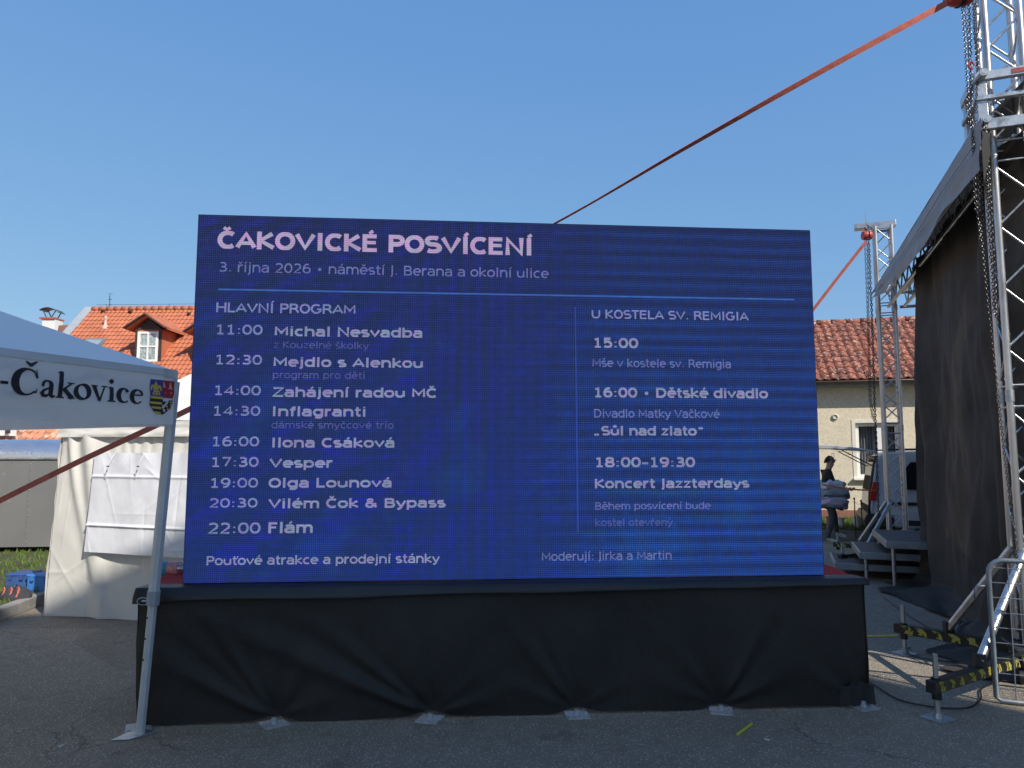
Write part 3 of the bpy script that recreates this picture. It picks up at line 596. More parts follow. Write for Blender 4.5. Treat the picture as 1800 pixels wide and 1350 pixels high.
def text_mesh(place, s, u0, v0, u1, cap, hw):
    """place(u, v, k) -> world; the line starts at u0, ends at u1, letters cap metres tall, half stroke hw (in cap heights)"""
    ls = .05 if hw > .1 else .03
    cap = cap * 1.04; hw0 = hw
    total = sum(glyph(c)[0] + ls for c in s) - .2 - ls; sx = (u1 - u0) / total; x = -.1; k = 0; words = [MB()]
    for ch in s:
        if ch == ' ': words.append(MB())
        mb = words[-1]
        adv, st = glyph(ch)
        for si_, pl in enumerate(st):
            if len(pl) < 2: continue
            hw = hw0 * (.72 if ch in ACC and si_ == len(st) - 1 else 1)
            pl = list(pl)                                         # stems run the full height, curves keep inside it
            for e_, n_ in ((0, 1), (-1, -2)):
                dx_, dy_ = pl[e_][0] - pl[n_][0], pl[e_][1] - pl[n_][1]
                if abs(dy_) > 3 * abs(dx_) and len(pl) < 30 and abs(pl[0][1] - pl[-1][1]) > .3: pl[e_] = (pl[e_][0], pl[e_][1] + (hw if dy_ > 0 else -hw))
            ys_ = [p_[1] for p_ in pl]; lo_, hi_ = min(ys_) - hw, max(ys_) + hw
            if abs(pl[0][1] - max(ys_)) < 1e-6 or abs(pl[-1][1] - max(ys_)) < 1e-6: pass
            fy = lambda y_: (hw0 + y_ * (1 - 2 * hw0)) * cap
            q = thick([(px_ * sx, fy(py_)) for px_, py_ in pl], hw * cap); k += 1; vs = []
            q = [tuple(Vector((a_.x, min(max(a_.y, fy(lo_)), fy(hi_)))) for a_ in ab) for ab in q]
            for a, b in q: vs += [place(u0 + x * sx + a.x, v0 + a.y, k % 5), place(u0 + x * sx + b.x, v0 + b.y, k % 5)]
            mb.add(vs, [(2 * i, 2 * i + 1, 2 * i + 3, 2 * i + 2) for i in range(len(q) - 1)])
        x += adv + ls
    return [w for w in words if w.v]

# ================================================================ LED SCREEN
SW, SH = 4.389, 2.5
SY = radians(4.683); sO = Vector((-2.169, 4.972, CAMH - .824)); sp = Plane(sO, (cos(SY), sin(SY), 0))
scr = thing('led_screen', sO + sp.ex * (SW / 2), 'large blue LED video wall showing a programme in white lettering', 'led screen')
K = 2 ** -EXPO
def led_mat():
    m = bpy.data.materials.new('led_picture'); m.use_nodes = True; t = NT(m); b = t.n['Principled BSDF']
    tc = t.node('ShaderNodeTexCoord').outputs['Object']; sx = t.node('ShaderNodeSeparateXYZ'); t.l.new(tc, sx.inputs[0])
    ca, sa = cos(SY), sin(SY)
    u = t.math('ADD', t.math('ADD', t.math('MULTIPLY', sx.outputs[0], ca / SW), t.math('MULTIPLY', sx.outputs[1], sa / SW)), .5)   # 0..1 across
    v = t.math('MULTIPLY', sx.outputs[2], 1 / SH)                                                                                     # 0..1 up
    def sin_(e): return t.math('MULTIPLY_ADD', t.math('SINE', e), .5, .5)
    n1 = t.noise(tc, 1.1, 3, .5); n2 = t.noise(tc, 3.0, 3, .55); n3 = t.noise(tc, 26, 2, .6)
    wob = t.math('MULTIPLY', t.math('SUBTRACT', n1, .5), 14.0); wob2 = t.math('MULTIPLY', t.math('SUBTRACT', n2, .5), 5.0)
    # right half: level bands; left half: arcs sweeping down to the left; between them upright streaks
    ph_r = t.math('ADD', t.math('MULTIPLY', v, 2 * pi * 27), t.math('MULTIPLY', wob2, .35))
    bands_r = sin_(ph_r)
    du = t.math('SUBTRACT', u, .62); dv = t.math('SUBTRACT', v, 1.0)
    rr = t.math('SQRT', t.math('ADD', t.math('MULTIPLY', t.math('MULTIPLY', du, du), 1.6), t.math('MULTIPLY', t.math('MULTIPLY', dv, dv), .9)))
    ph_l = t.math('ADD', t.math('ADD', t.math('MULTIPLY', rr, 2 * pi * 11), t.math('MULTIPLY', v, 2 * pi * 13)), wob2)
    bands_l = t.math('POWER', sin_(ph_l), 2.6)
    cv_ = t.node('ShaderNodeCombineXYZ'); t.l.new(t.math('MULTIPLY', u, 26.0), cv_.inputs[0]); t.l.new(t.math('ADD', t.math('MULTIPLY', v, 46.0), t.math('MULTIPLY', u, -9.0)), cv_.inputs[1])
    bands_l = t.math('ADD', t.math('MULTIPLY', bands_l, .6), t.math('MULTIPLY', t.ramp(t.noise(cv_.outputs[0], 1.0, 1, .4), .55, .68), .75), clamp=True)
    ph_c = t.math('ADD', t.math('MULTIPLY', u, 2 * pi * 48), t.math('MULTIPLY', wob2, .5))
    bands_c = t.math('POWER', sin_(ph_c), 2.6)
    mr = t.node('ShaderNodeMapRange', interpolation_type='SMOOTHSTEP'); t.l.new(u, mr.inputs[0]); mr.inputs[1].default_value = .42; mr.inputs[2].default_value = .72
    wr = mr.outputs[0]
    mc = t.math('SUBTRACT', 1.0, t.math('ABSOLUTE', t.math('MULTIPLY', t.math('SUBTRACT', u, .44), 5.0)), clamp=True)
    left = t.math('ADD', t.math('MULTIPLY', bands_l, t.math('SUBTRACT', 1.0, t.math('MULTIPLY', mc, .75))), t.math('MULTIPLY', bands_c, t.math('MULTIPLY', mc, .75)))
    band = t.math('ADD', t.math('MULTIPLY', left, t.math('SUBTRACT', 1.0, wr)), t.math('MULTIPLY', bands_r, wr))
    band = t.math('MULTIPLY', band, t.math('MULTIPLY_ADD', n2, .9, .38))
    band = t.math('MULTIPLY', band, t.math('MULTIPLY_ADD', sin_(t.math('ADD', t.math('MULTIPLY', v, 2 * pi * 61), wob2)), .5, .62))
    lowv = t.math('SUBTRACT', 1.0, v, clamp=True)
    dark = t.mix(lowv, s2l(31, 42, 94), s2l(28, 54, 120))
    br_l = t.mix(lowv, s2l(38, 44, 136), s2l(33, 46, 166)); br_r = t.mix(lowv, s2l(31, 58, 130), s2l(34, 80, 172))
    bright = t.mix(wr, br_l, br_r)
    c = t.mix(t.math('MULTIPLY', band, 1.0, clamp=True), dark, bright)
    # patches where the picture leans to cyan blue
    c = t.mix(t.math('MULTIPLY', t.ramp(t.noise(tc, 2.1, 4, .6, .5), .55, .75), t.math('MULTIPLY', lowv, .35)), c, s2l(30, 96, 176))
    # the diode lattice: rows and columns 10 mm apart
    def lat(e, cnt): return t.math('POWER', sin_(t.math('MULTIPLY', e, 2 * pi * cnt)), .6)
    la = t.math('MULTIPLY', lat(u, 338), lat(v, 192))
    gain = t.math('MULTIPLY', t.math('MULTIPLY_ADD', t.math('MULTIPLY', la, t.math('MULTIPLY_ADD', sin_(t.math('MULTIPLY', v, 2 * pi * 150)), .5, .75)), 1.25, .30), t.math('MULTIPLY_ADD', n3, .5, .75))
    sc_ = t.node('ShaderNodeVectorMath', operation='SCALE'); t.l.new(c, sc_.inputs[0]); t.l.new(t.math('MULTIPLY', gain, K * .94), sc_.inputs['Scale'])
    b.inputs['Base Color'].default_value = (.03, .03, .032, 1); b.inputs['Roughness'].default_value = .7; b.inputs['Specular IOR Level'].default_value = .25
    t.l.new(sc_.outputs[0], b.inputs['Emission Color']); b.inputs['Emission Strength'].default_value = 1.0
    return m
def glow(name, col, k=1.0, tint=.35):
    m = bpy.data.materials.new(name); m.use_nodes = True; t = NT(m); b = t.n['Principled BSDF']
    tc = t.node('ShaderNodeTexCoord').outputs['Object']
    nz = t.node('ShaderNodeTexNoise'); nz.inputs['Scale'].default_value = 22; nz.inputs['Detail'].default_value = 3; t.l.new(tc, nz.inputs['Vector'])
    sep = t.node('ShaderNodeSeparateXYZ'); t.l.new(tc, sep.inputs[0])
    c = s2l(*col); cc = t.mix(t.ramp(nz.outputs[0], .35, .65), tuple(x * f for x, f in zip(c, (1.15, .85, 1.1))), tuple(x * f for x, f in zip(c, (.85, 1.12, .95))))
    la = t.math('MULTIPLY_ADD', t.math('SINE', t.math('MULTIPLY', sep.outputs[2], 2 * pi * 76)), .22, .86)
    g2 = t.math('MULTIPLY', la, t.math('MULTIPLY_ADD', t.noise(tc, 9, 3), .7, .62))
    sc_ = t.node('ShaderNodeVectorMath', operation='SCALE'); t.l.new(cc, sc_.inputs[0]); t.l.new(t.math('MULTIPLY', g2, K * k), sc_.inputs['Scale'])
    b.inputs['Base Color'].default_value = (.012, .012, .014, 1); b.inputs['Roughness'].default_value = .6; b.inputs['Specular IOR Level'].default_value = .2
    t.l.new(sc_.outputs[0], b.inputs['Emission Color']); b.inputs['Emission Strength'].default_value = 1.0
    return m
LED = led_mat()
CAB = mat('screen_cabinet', (.02, .02, .022), .5, .3)
cab = MB(); cab.prism([sp.at(0, 0, -.002), sp.at(SW, 0, -.002), sp.at(SW, 0, -.09), sp.at(0, 0, -.09)], (0, 0, SH))
for k in range(1, 9):
    u = SW * k / 9; cab.prism([sp.at(u - .02, .05, -.09), sp.at(u + .02, .05, -.09), sp.at(u + .02, .05, -.13), sp.at(u - .02, .05, -.13)], (0, 0, SH - .1))
cab.build('cabinet', CAB, scr)
fc = MB(); fc.add([sp.at(.004, .004, 0), sp.at(SW - .004, .004, 0), sp.at(SW - .004, SH - .004, 0), sp.at(.004, SH - .004, 0)], [(0, 1, 2, 3)])
face = fc.build('display', LED, scr)
BOLD, REG, SEMI = .112, .068, .092
W1 = glow('led_white', (142, 147, 184)); W2 = glow('led_soft_white', (112, 120, 178)); W3 = glow('led_dim_white', (84, 92, 158)); WP = glow('led_title_white', (186, 166, 200), 1.0); WT = glow('led_time_white', (130, 138, 190)); LN = glow('led_line_blue', (62, 104, 178), 1.0); LN2 = glow('led_faint_line', (52, 76, 168), 1.0)
def line(s, x0, yb, x1, capx, hw, m, name='programme_text'):
    u0, v0 = sp.uv(x0, yb); u1, _ = sp.uv(x1, yb); _, vt = sp.uv(x0, yb - capx)
    ws = text_mesh(lambda u, v, k: sp.at(u, v, .002 + .0002 * k), s, u0, v0, u1, vt - v0, hw)
    for w_ in ws: w_.build(name, m, face)
line('ČAKOVICKÉ POSVÍCENÍ', 386, 438, 934, 32, .120, WP, 'title_text')
line('3. října 2026 • náměstí J. Berana a okolní ulice', 386, 478, 963, 17, REG, W2, 'date_text')
line('HLAVNÍ PROGRAM', 381, 549, 624, 17, SEMI, WT, 'heading_text')
for tm, x0, yb, x1, h, nm, a0, ab, a1, sub in (
    ('11:00', 380, 588, 460, 17.5, 'Michal Nesvadba', 484, 591, 741, ('z Kouzelné školky', 482, 612, 647)),
    ('12:30', 379, 641, 459, 17.5, 'Mejdlo s Alenkou', 482, 645, 742, ('program pro děti', 480, 665, 641)),
    ('14:00', 377, 695, 457, 17.5, 'Zahájení radou MČ', 481, 698, 766, None),
    ('14:30', 375, 731, 456, 17.5, 'Inflagranti', 479, 732, 642, ('dámské smyčcové trio', 478, 753, 691)),
    ('16:00', 373, 785, 454, 17.5, 'Ilona Csáková', 478, 787, 692, None),
    ('17:30', 372, 821, 453, 17.5, 'Vesper', 476, 823, 583, None),
    ('19:00', 370, 858, 452, 17.5, 'Olga Lounová', 474, 858, 687, None),
    ('20:30', 369, 893, 451, 17, 'Vilém Čok & Bypass', 474, 894, 781, None),
    ('22:00', 367, 939, 456, 20, 'Flám', 473, 938, 548, None)):
    line(tm, x0, yb, x1, h, SEMI, WT, 'time_text'); line(nm, a0, ab, a1, 17.5 if nm != 'Flám' else 20, BOLD, W1, 'performer_text')
    if sub: line(sub[0], sub[1], sub[2], sub[3], 12, REG, W3, 'subtitle_text')
line('Pouťové atrakce a prodejní stánky', 364, 994, 771, 16, SEMI, W1, 'footer_text')
line('U KOSTELA SV. REMIGIA', 1041, 560, 1314, 15.5, SEMI, WT, 'heading_text')
for s, x0, yb, x1, h, w, m in (('15:00', 1044, 612, 1120, 18.5, BOLD, W1), ('Mše v kostele sv. Remigia', 1042, 645, 1284, 14.5, REG, W2), ('16:00 • Dětské divadlo', 1045, 699, 1348, 18, BOLD, W1), ('Divadlo Matky Vačkové', 1045, 734, 1264, 14.5, REG, W2),
                               ('„Sůl nad zlato“', 1045, 766, 1236, 17, BOLD, W1), ('18:00–19:30', 1047, 822, 1220, 18.5, BOLD, W1), ('Koncert Jazzterdays', 1047, 859, 1315, 17, BOLD, W1), ('Během posvícení bude', 1047, 896, 1248, 12.5, REG, W2), ('kostel otevřený.', 1047, 925, 1187, 12.5, REG, W3), ('Moderují: Jirka a Martin', 953, 986, 1180, 15, REG, W2)):
    line(s, x0, yb, x1, h, w, m)
def rule(xa, ya, xb, yb, w, m):
    u0, v0 = sp.uv(xa, ya); u1, v1 = sp.uv(xb, yb); d = Vector((u1 - u0, v1 - v0)).normalized(); n_ = Vector((-d.y, d.x)) * w / 2
    MB().add([sp.at(u0 + n_.x, v0 + n_.y, .002), sp.at(u0 - n_.x, v0 - n_.y, .002), sp.at(u1 - n_.x, v1 - n_.y, .002), sp.at(u1 + n_.x, v1 + n_.y, .002)], [(0, 1, 2, 3)]).build('rule', m, face)
rule(384, 509, 1396, 527, .011, LN); rule(1011, 540, 1016, 936, .008, LN2)

# ================================================================ PLATFORM WITH BLACK SKIRT
DF = .115; DB = 1.0; UL, UR = None, None
pf = Plane(sp.at(0, -(sO.z), DF), sp.ex)                          # plane of the skirt, origin on the ground
UL = pf.uv(236, 1150)[0]; UR = pf.uv(1524, 1140)[0]; TOPZ = sO.z - .012
plat = thing('platform', pf.at((UL + UR) / 2, 0), 'low stage platform hidden by black cloth skirt under the video wall', 'platform')
DECK = mat('red_carpet', (.42, .02, .02), .85, 0, .12, 20, .4, 200)
dk = MB(); dk.prism([pf.at(UL + .03, TOPZ - .07, -.03), pf.at(UR - .03, TOPZ - .07, -.03), pf.at(UR - .03, TOPZ - .07, -DB), pf.at(UL + .03, TOPZ - .07, -DB)], (0, 0, .06)); dk.build('deck', alu, plat)
rc = MB()
def rcf(a, b):
    u = UL + .01 + (UR - UL - .02) * a; e = min(a, 1 - a) * (UR - UL)
    return pf.at(u, TOPZ - .006 + .012 * max(0, fbm((u * 2, b * 3, 4), 2)) + .035 * math.exp(-(e / .18) ** 2) * sin(pi * b) ** 2, -.02 - (DB - .04) * b)
rc.grid(rcf, 90, 14); rc.build('carpet', DECK, plat, smooth=True)
feet = [pf.uv(p, 1150)[0] for p in (238, 487, 757, 1012, 1262, 1510)]
def foldf(u, z):
    """cloth relief: creases fanning up from the tied feet, mostly to the left"""
    d = 0.0
    for i, uf in enumerate(feet):
        for ang, w, amp, ln in FOLDS[i]:
            du, dz = u - uf, z - .03; ca, sa = cos(radians(ang)), sin(radians(ang)); al = du * ca + dz * sa; pe = -du * sa + dz * ca
            if al < 0: continue
            ww = .010 + w * min(al, .8); q = pe / ww
            d += amp * (math.exp(-q * q) - .55 * math.exp(-(q + 1.9) ** 2)) * min(1, al / .12) * max(0, 1 - al / ln) ** .8
        r = sqrt((u - uf) ** 2 + (z - .03) ** 2); d -= .05 * math.exp(-(r / .10) ** 2)
    d += .007 * sin(u * 17 + 3 * fbm((u * 1.1, .3, 2), 2)) * max(0, min(1, z / .8 - .15)) * (.5 + fbm((u * .8, 5, 1), 2)) + .006 * (math.exp(-((u - 1.02) / .012) ** 2) + math.exp(-((u - 2.93) / .012) ** 2)) + .012 * fbm((u * 1.3, z * 1.1, 2.2), 3) + .03 * sin(pi * min(1, max(0, z / .8))) * (.4 + .6 * fbm((u * .7, 3, 1), 2))
    return d
FOLDS = [[(70, .10, .010, .8)],
         [(152, .085, .042, 1.3), (138, .06, .030, .95), (124, .06, .030, 1.0), (60, .09, .010, .7), (20, .12, .012, .6)],
         [(156, .07, .050, 1.75), (142, .06, .030, 1.1), (110, .10, .012, .8), (14, .12, .018, .7), (40, .1, .010, .7)],
         [(128, .07, .034, .95), (112, .08, .016, .9), (158, .09, .012, .7), (30, .12, .010, .6)],
         [(60, .08, .028, 1.0), (100, .08, .012, .8), (128, .08, .014, .8), (24, .10, .022, .6), (158, .1, .012, .6)],
         [(96, .05, .020, .9), (110, .08, .012, .8), (150, .1, .014, .7)]]
sk = MB(); NU, NV = 330, 64
def hem(u):
    h = .012
    for uf in feet[1:5]: h += .028 * math.exp(-((u - uf) / .10) ** 2)
    return h + .006 * sin(u * 5)
def skf(a, b):
    u = UL + (UR - UL) * a; z0 = hem(u); z = z0 + (TOPZ - z0) * b
    side = min(u - UL, UR - u); rnd = .03 * math.exp(-side / .03)
    u2 = u + (.025 * (1 - b) * math.exp(-(u - UL) / .30) - .02 * (1 - b) * math.exp(-(UR - u) / .3))
    return pf.at(u2, z, .012 + .8 * foldf(u, z) * min(1, (TOPZ - z) / .10 + .05) - rnd + .008 * (1 - b))
sk.grid(skf, NU, NV)
skirt = sk.build('skirt', black_cloth, plat, smooth=True)
for side, U in ((-1, UL), (1, UR)):                              # side skirts
    ss = MB(); ss.grid(lambda a, b: pf.at(U - side * ((.035 if side < 0 else .03) * (1 - b)) + side * (.02 * (1 - b) + .022 * sin(a * 9 + side) * (1 - b) + .012 * fbm((a * 3, b * 2, side), 2)), .01 + (TOPZ - .01) * b, .0 - (DB - .02) * a), 30, 20)
    ss.build('side_skirt', black_cloth, plat, smooth=True)
lp = MB(); NB = 200                                              # top hem folded over the edge of the deck
def lpf(a, b):
    u = UL - .008 + (UR - UL + .016) * a; wv = .006 * sin(u * 3.1) + .008 * fbm((u * 2, b, 1), 2)
    wd = .085 - .045 * a + .01 * fbm((u * 1.4, 0, 9), 2)
    if b < .4: k = b / .4; return pf.at(u, TOPZ + .008 + wv * .2, -.14 + .15 * k + wv * k)
    k = (b - .4) / .6; return pf.at(u, TOPZ + .008 - wd * k + .004 * (1 - k), .01 + .045 * sin(k * pi * .55) + wv)
lp.grid(lpf, NB, 12); lp.build('skirt_hem', mat('black_hem_fabric', (.020, .021, .024), .5, 0, .2, 3, .15, 150), plat, smooth=True, thick=-.003)
ck = MB()                                                       # loose corner flap at the right foot
cu = UR - .03
ck.grid(lambda a, b: pf.at(cu - .20 + .25 * a, .02 + .16 * b * (1 - .5 * abs(a - .5)), .05 + .03 * sin(a * 7) + .02 * b * sin(a * 11) - .06 * abs(a - .6)), 12, 8); ck.build('corner_flap', mat('flap_cloth', (.022, .022, .025), .6, 0, .2, 4, .15, 150), plat, smooth=True)
pm = MB(); pm.box((0, 0, .004), (.15, .15, .008)); pm.lathe([(.022, .008), (.022, .022), (.016, .024), (.016, .04)], (0, 0, 0), 10)
for a in (-1, 1): pm.lathe([(.010, .008), (.010, .014)], (a * .055, a * .055, 0), 6)
pme = pm.mesh('foot_plate', mat('worn_plate', (.44, .45, .46), .5, .3, .2, 12, col2=(.22, .19, .16), thr=(.55, .75, 18))); lgm = MB().tube((0, 0, .10), (0, 0, .79), .024, 10).mesh('leg', alu)
for i, u in enumerate(feet):
    for dd in (.03, -DB + .08):
        uu = min(max(u, UL + .06), UR - .06); p = pf.at(uu, 0, dd if dd > 0 else dd)
        rz_ = (.35, .6, -.35, .05, -.3, .25)[i] if dd > 0 else .2
        f = inst('foot_plate', pme, plat, Matrix.Translation(p) @ Matrix.Rotation(SY + rz_, 4, 'Z'))
        inst('leg', lgm, plat, Matrix.Translation(pf.at(uu, 0, min(dd, -.06))))
# clear plastic shrink pack on the deck behind the canopy pole
bp_ = R(303, 1016, 5.35); bp_.z = TOPZ + .055
pk = thing('bottle', Vector((bp_.x, bp_.y, TOPZ)), 'clear plastic bottle with blue and pink label lying on the red platform top', 'bottle')
PETM = bpy.data.materials.new('clear_plastic'); PETM.use_nodes = True; t = NT(PETM)
gb = t.node('ShaderNodeBsdfGlossy'); gb.inputs['Roughness'].default_value = .08; tb = t.node('ShaderNodeBsdfTransparent'); tb.inputs[0].default_value = (.82, .86, .9, 1); mx = t.node('ShaderNodeMixShader'); mx.inputs[0].default_value = .28
t.l.new(tb.outputs[0], mx.inputs[1]); t.l.new(gb.outputs[0], mx.inputs[2]); t.l.new(mx.outputs[0], t.n['Material Output'].inputs[0])
RX = Matrix.Rotation(pi / 2, 3, 'Y')
MB().lathe([(.03, -.13), (.05, -.125), (.05, -.05), (.047, -.03), (.05, -.01), (.05, .06), (.03, .11), (.014, .13), (.014, .16)], bp_, 16, RX).build('body', PETM, pk, smooth='auto')
MB().lathe([(.051, -.09), (.051, -.03)], bp_, 16, RX).build('blue_label', mat('blue_label', (.05, .30, .50), .5), pk, smooth='auto')
MB().lathe([(.051, -.028), (.051, .05)], bp_, 16, RX).build('pink_label', mat('pink_label', (.65, .28, .30), .5, 0, .3, 30), pk, smooth='auto')
MB().lathe([(.017, .155), (.017, .18)], bp_, 12, RX).build('cap', white_paint, pk, smooth='auto')
# ================================================================ POP-UP CANOPY
CC = R(306, 652, 4.60); CC.z = 0; e1 = Vector((-.418, -.908, 0)).normalized(); e2 = Vector((-.908, .418, 0)).normalized()
CTOP, CBOT, CPEAK = 2.221, 1.876, 2.936; CS = 3.0
cn = thing('pop_up_canopy', CC, 'pale blue-white pop-up canopy with dark serif lettering and a crest', 'canopy')
CLOTH = mat('canopy_polyester', (.89, .90, .92), .55, 0, .03, 3, .22, 11, spec=.4, trans=.42)
CLOTH_T = mat('canopy_roof_polyester', (.86, .87, .89), .55, 0, .04, 2, .3, 7, spec=.4, col2=(.68, .68, .66), thr=(.6, .8, 4), trans=.15)
corners = [CC, CC + e1 * CS, CC + e1 * CS + e2 * CS, CC + e2 * CS]; pk_ = CC + (e1 + e2) * CS / 2
for k in range(4):
    a, b_ = corners[k], corners[(k + 1) % 4]; m = MB()
    def rfn(i, j, a=a, b_=b_):
        p = (a + (b_ - a) * i) * (1 - j) + pk_ * j; z = CTOP + (CPEAK - CTOP) * j
        z -= .05 * sin(pi * min(j * 1.15, 1)) * sin(pi * i) + .010 * fbm((p.x * 2, p.y * 2, 1), 2) * (1 - j)
        return Vector((p.x, p.y, z))
    m.grid(rfn, 24, 16); m.build('roof_panel', CLOTH_T, cn, smooth=True)
vp = Plane(CC + Vector((0, 0, 0)), -e1)                          # u grows to the right corner (u = 0)
def vrel(u, v):
    """ripples of the valance, metres toward the viewer"""
    w = (v - CBOT) / (CTOP - CBOT)
    k = min(1, max(.06, (-u - .26) / .22))
    return k * (.010 * fbm((u * 2.2, v * 5, 3), 3) + .012 * (1 - w) * sin(u * 7 + v * 9) * (.5 + fbm((u * 1.5, 0, 7), 2)) + .004 * fbm((u * 9, v * 14, 5), 2))
def vpt(u, v, d=0.0): return vp.at(u, v, .012 + vrel(u, v) + d)
for k in range(4):
    m = MB()
    if k == 0: m.grid(lambda i, j: vpt(-CS * (1 - i) - .01 * (1 - i), CBOT + (CTOP - CBOT) * j + (.01 * sin(i * 14) * (1 - j))), 150, 16)
    else:
        a, b_ = corners[k], corners[(k + 1) % 4]
        m.grid(lambda i, j, a=a, b_=b_: a + (b_ - a) * i + Vector((0, 0, CBOT + (CTOP - CBOT) * j)) + (a - pk_).normalized() * .01 * fbm((i * 6, j * 2, k), 2), 50, 8)
    m.build('valance', CLOTH, cn, smooth=True)
m = MB(); m.grid(lambda i, j: vpt(-CS * (1 - i), CTOP - .035 + .04 * j, .006), 120, 2); m.build('seam_band', mat('canopy_seam', (.55, .58, .60), .6, 0, .05, 4), cn, smooth=True)
m = MB()                                                          # reinforced grey corner patch
m.grid(lambda i, j: vpt(-.10 * (1 - i) + .012, CTOP - .045 + .05 * j, .009), 4, 4)
m.grid(lambda i, j: vpt(-.022 * (1 - i) + .012, CTOP - .15 + .105 * j, .009), 2, 4)
m.grid(lambda i, j: CC + e2 * (.16 * i - .0) + Vector((0, 0, CTOP - .17 + .175 * j)) - e1 * .014, 3, 3); m.build('corner_patch', mat('canopy_corner', (.50, .54, .55), .6), cn, smooth=True)
# ---- serif lettering  -Čakovice
INK = mat('printed_black_ink', (.012, .014, .022), .55, 0, .05, 4)
def vw(pts, f): return [f(*p) for p in pts]
def ser(x0, x1, strokes, mb):
    ub0, vb0 = vp.uv(38, 694.5); ub1, vb1 = vp.uv(236, 709.5); _, vt = vp.uv(38, 647); cap = (vt - vb0)
    ua = vp.uv(x0, 700)[0]; ub = vp.uv(x1, 700)[0]
    for k, (pts, hw) in enumerate(strokes):
        P = [(ua + (ub - ua) * x, vb0 + (vb1 - vb0) * ((ua + (ub - ua) * x) - ub0) / (ub1 - ub0) + cap * y) for x, y in pts]
        if not isinstance(hw, list): hw = [hw] * len(P)
        # refine so that the letters follow the ripples
        q = thick(P, [h * cap * 1.22 for h in hw]); vs = []
        for a, b in q: vs += [vpt(a.x, a.y, .004 + .0004 * k), vpt(b.x, b.y, .004 + .0004 * k)]
        mb.add(vs, [(2 * i, 2 * i + 1, 2 * i + 3, 2 * i + 2) for i in range(len(q) - 1)])
def seg(a, b, n=8): return [(a[0] + (b[0] - a[0]) * k / n, a[1] + (b[1] - a[1]) * k / n) for k in range(n + 1)]
def lerp(a, b, n): return [a + (b - a) * k / n for k in range(n + 1)]
def arcw(cx, cy, rx, ry, a0, a1, thin, fat, ph=180, n=22, pw=1.2):
    pts = arc(cx, cy, rx, ry, a0, a1, n); hw = [thin + fat * max(0, cos(radians(a0 + (a1 - a0) * k / n - ph))) ** pw for k in range(n + 1)]; return pts, hw
def ring(cx, cy, rx, ry, thin, fat, tilt, n=28):
    pts = arc(cx, cy, rx, ry, 0, 360, n); hw = [thin + fat * abs(cos(radians(360 * k / n - tilt))) ** 1.3 for k in range(n + 1)]; return pts, hw
def dot(cx, cy, rx, ry): return [(cx - rx * .99, cy), (cx - rx * .7, cy), (cx, cy), (cx + rx * .7, cy), (cx + rx * .99, cy)], [ry * .15, ry * .72, ry, ry * .72, ry * .15]
LET = [((-6, 9), [(seg((0, .40), (1, .40)), .045)]),
       ((17, 61), [arcw(.56, .5, .47, .475, 48, 316, .028, .095), (seg((.91, .99), (.955, .66)), lerp(.010, .040, 8)), (seg((.90, .84), (.94, .66)), lerp(.05, .016, 8)), (seg((.92, .10), (.98, .27)), lerp(.035, .012, 8)), (seg((.46, 1.27), (.66, 1.13)) + seg((.66, 1.13), (.93, 1.29)), lerp(.02, .06, 8) + lerp(.055, .022, 8))]),
       ((66, 94), [(arc(.42, .44, .27, .17, 165, 10, 8) + seg((.69, .44), (.69, .14), 6) + [(.74, .05), (.84, .015), (1.0, .07)], [.05, .05, .04, .03, .028, .035, .05, .065, .072] + [.074] * 7 + [.06, .045, .018]), (dot(.16, .45, .10, .065)), ([(.69, .36), (.45, .31), (.22, .24), (.13, .14), (.20, .05), (.38, .03), (.58, .09), (.69, .16)], [.028, .03, .04, .06, .06, .045, .03, .022])]),
       ((95, 128), [(seg((.22, .0), (.22, 1.02)), .072), (seg((0, .02), (.44, .02)), .022), (seg((.02, .96), (.24, 1.01)), lerp(.016, .035, 8)), (seg((.78, .58), (.30, .30)), lerp(.03, .028, 8)), (seg((.56, .60), (.96, .60)), .020), (seg((.40, .36), (.86, .02)), lerp(.065, .078, 8)), (seg((.62, .02), (1.0, .02)), .022)]),
       ((128, 156), [ring(.5, .31, .415, .285, .026, .062, 18)]),
       ((157, 185), [(seg((.19, .60), (.53, .0)), lerp(.075, .045, 8)), (seg((.83, .60), (.53, .0)), lerp(.026, .030, 8)), (seg((0, .60), (.42, .60)), .020), (seg((.64, .60), (1, .60)), .020)]),
       ((185, 199), [(seg((.52, 0), (.52, .60)), .072), (seg((.02, .02), (1, .02)), .022), (seg((.08, .55), (.5, .60)), lerp(.014, .03, 8)), dot(.47, .84, .28, .085)]),
       ((203, 223), [arcw(.58, .30, .50, .285, 52, 312, .026, .068), dot(.82, .50, .16, .055)]),
       ((227, 247), [arcw(.55, .30, .47, .285, 20, 318, .026, .066), (seg((.12, .36), (.97, .37)), .024), (arc(.55, .36, .42, .225, 0, 60, 6), .04)])]
lm = MB()
for (x0, x1), st_ in LET: ser(x0, x1, st_, lm)
lm.build('lettering', INK, cn)
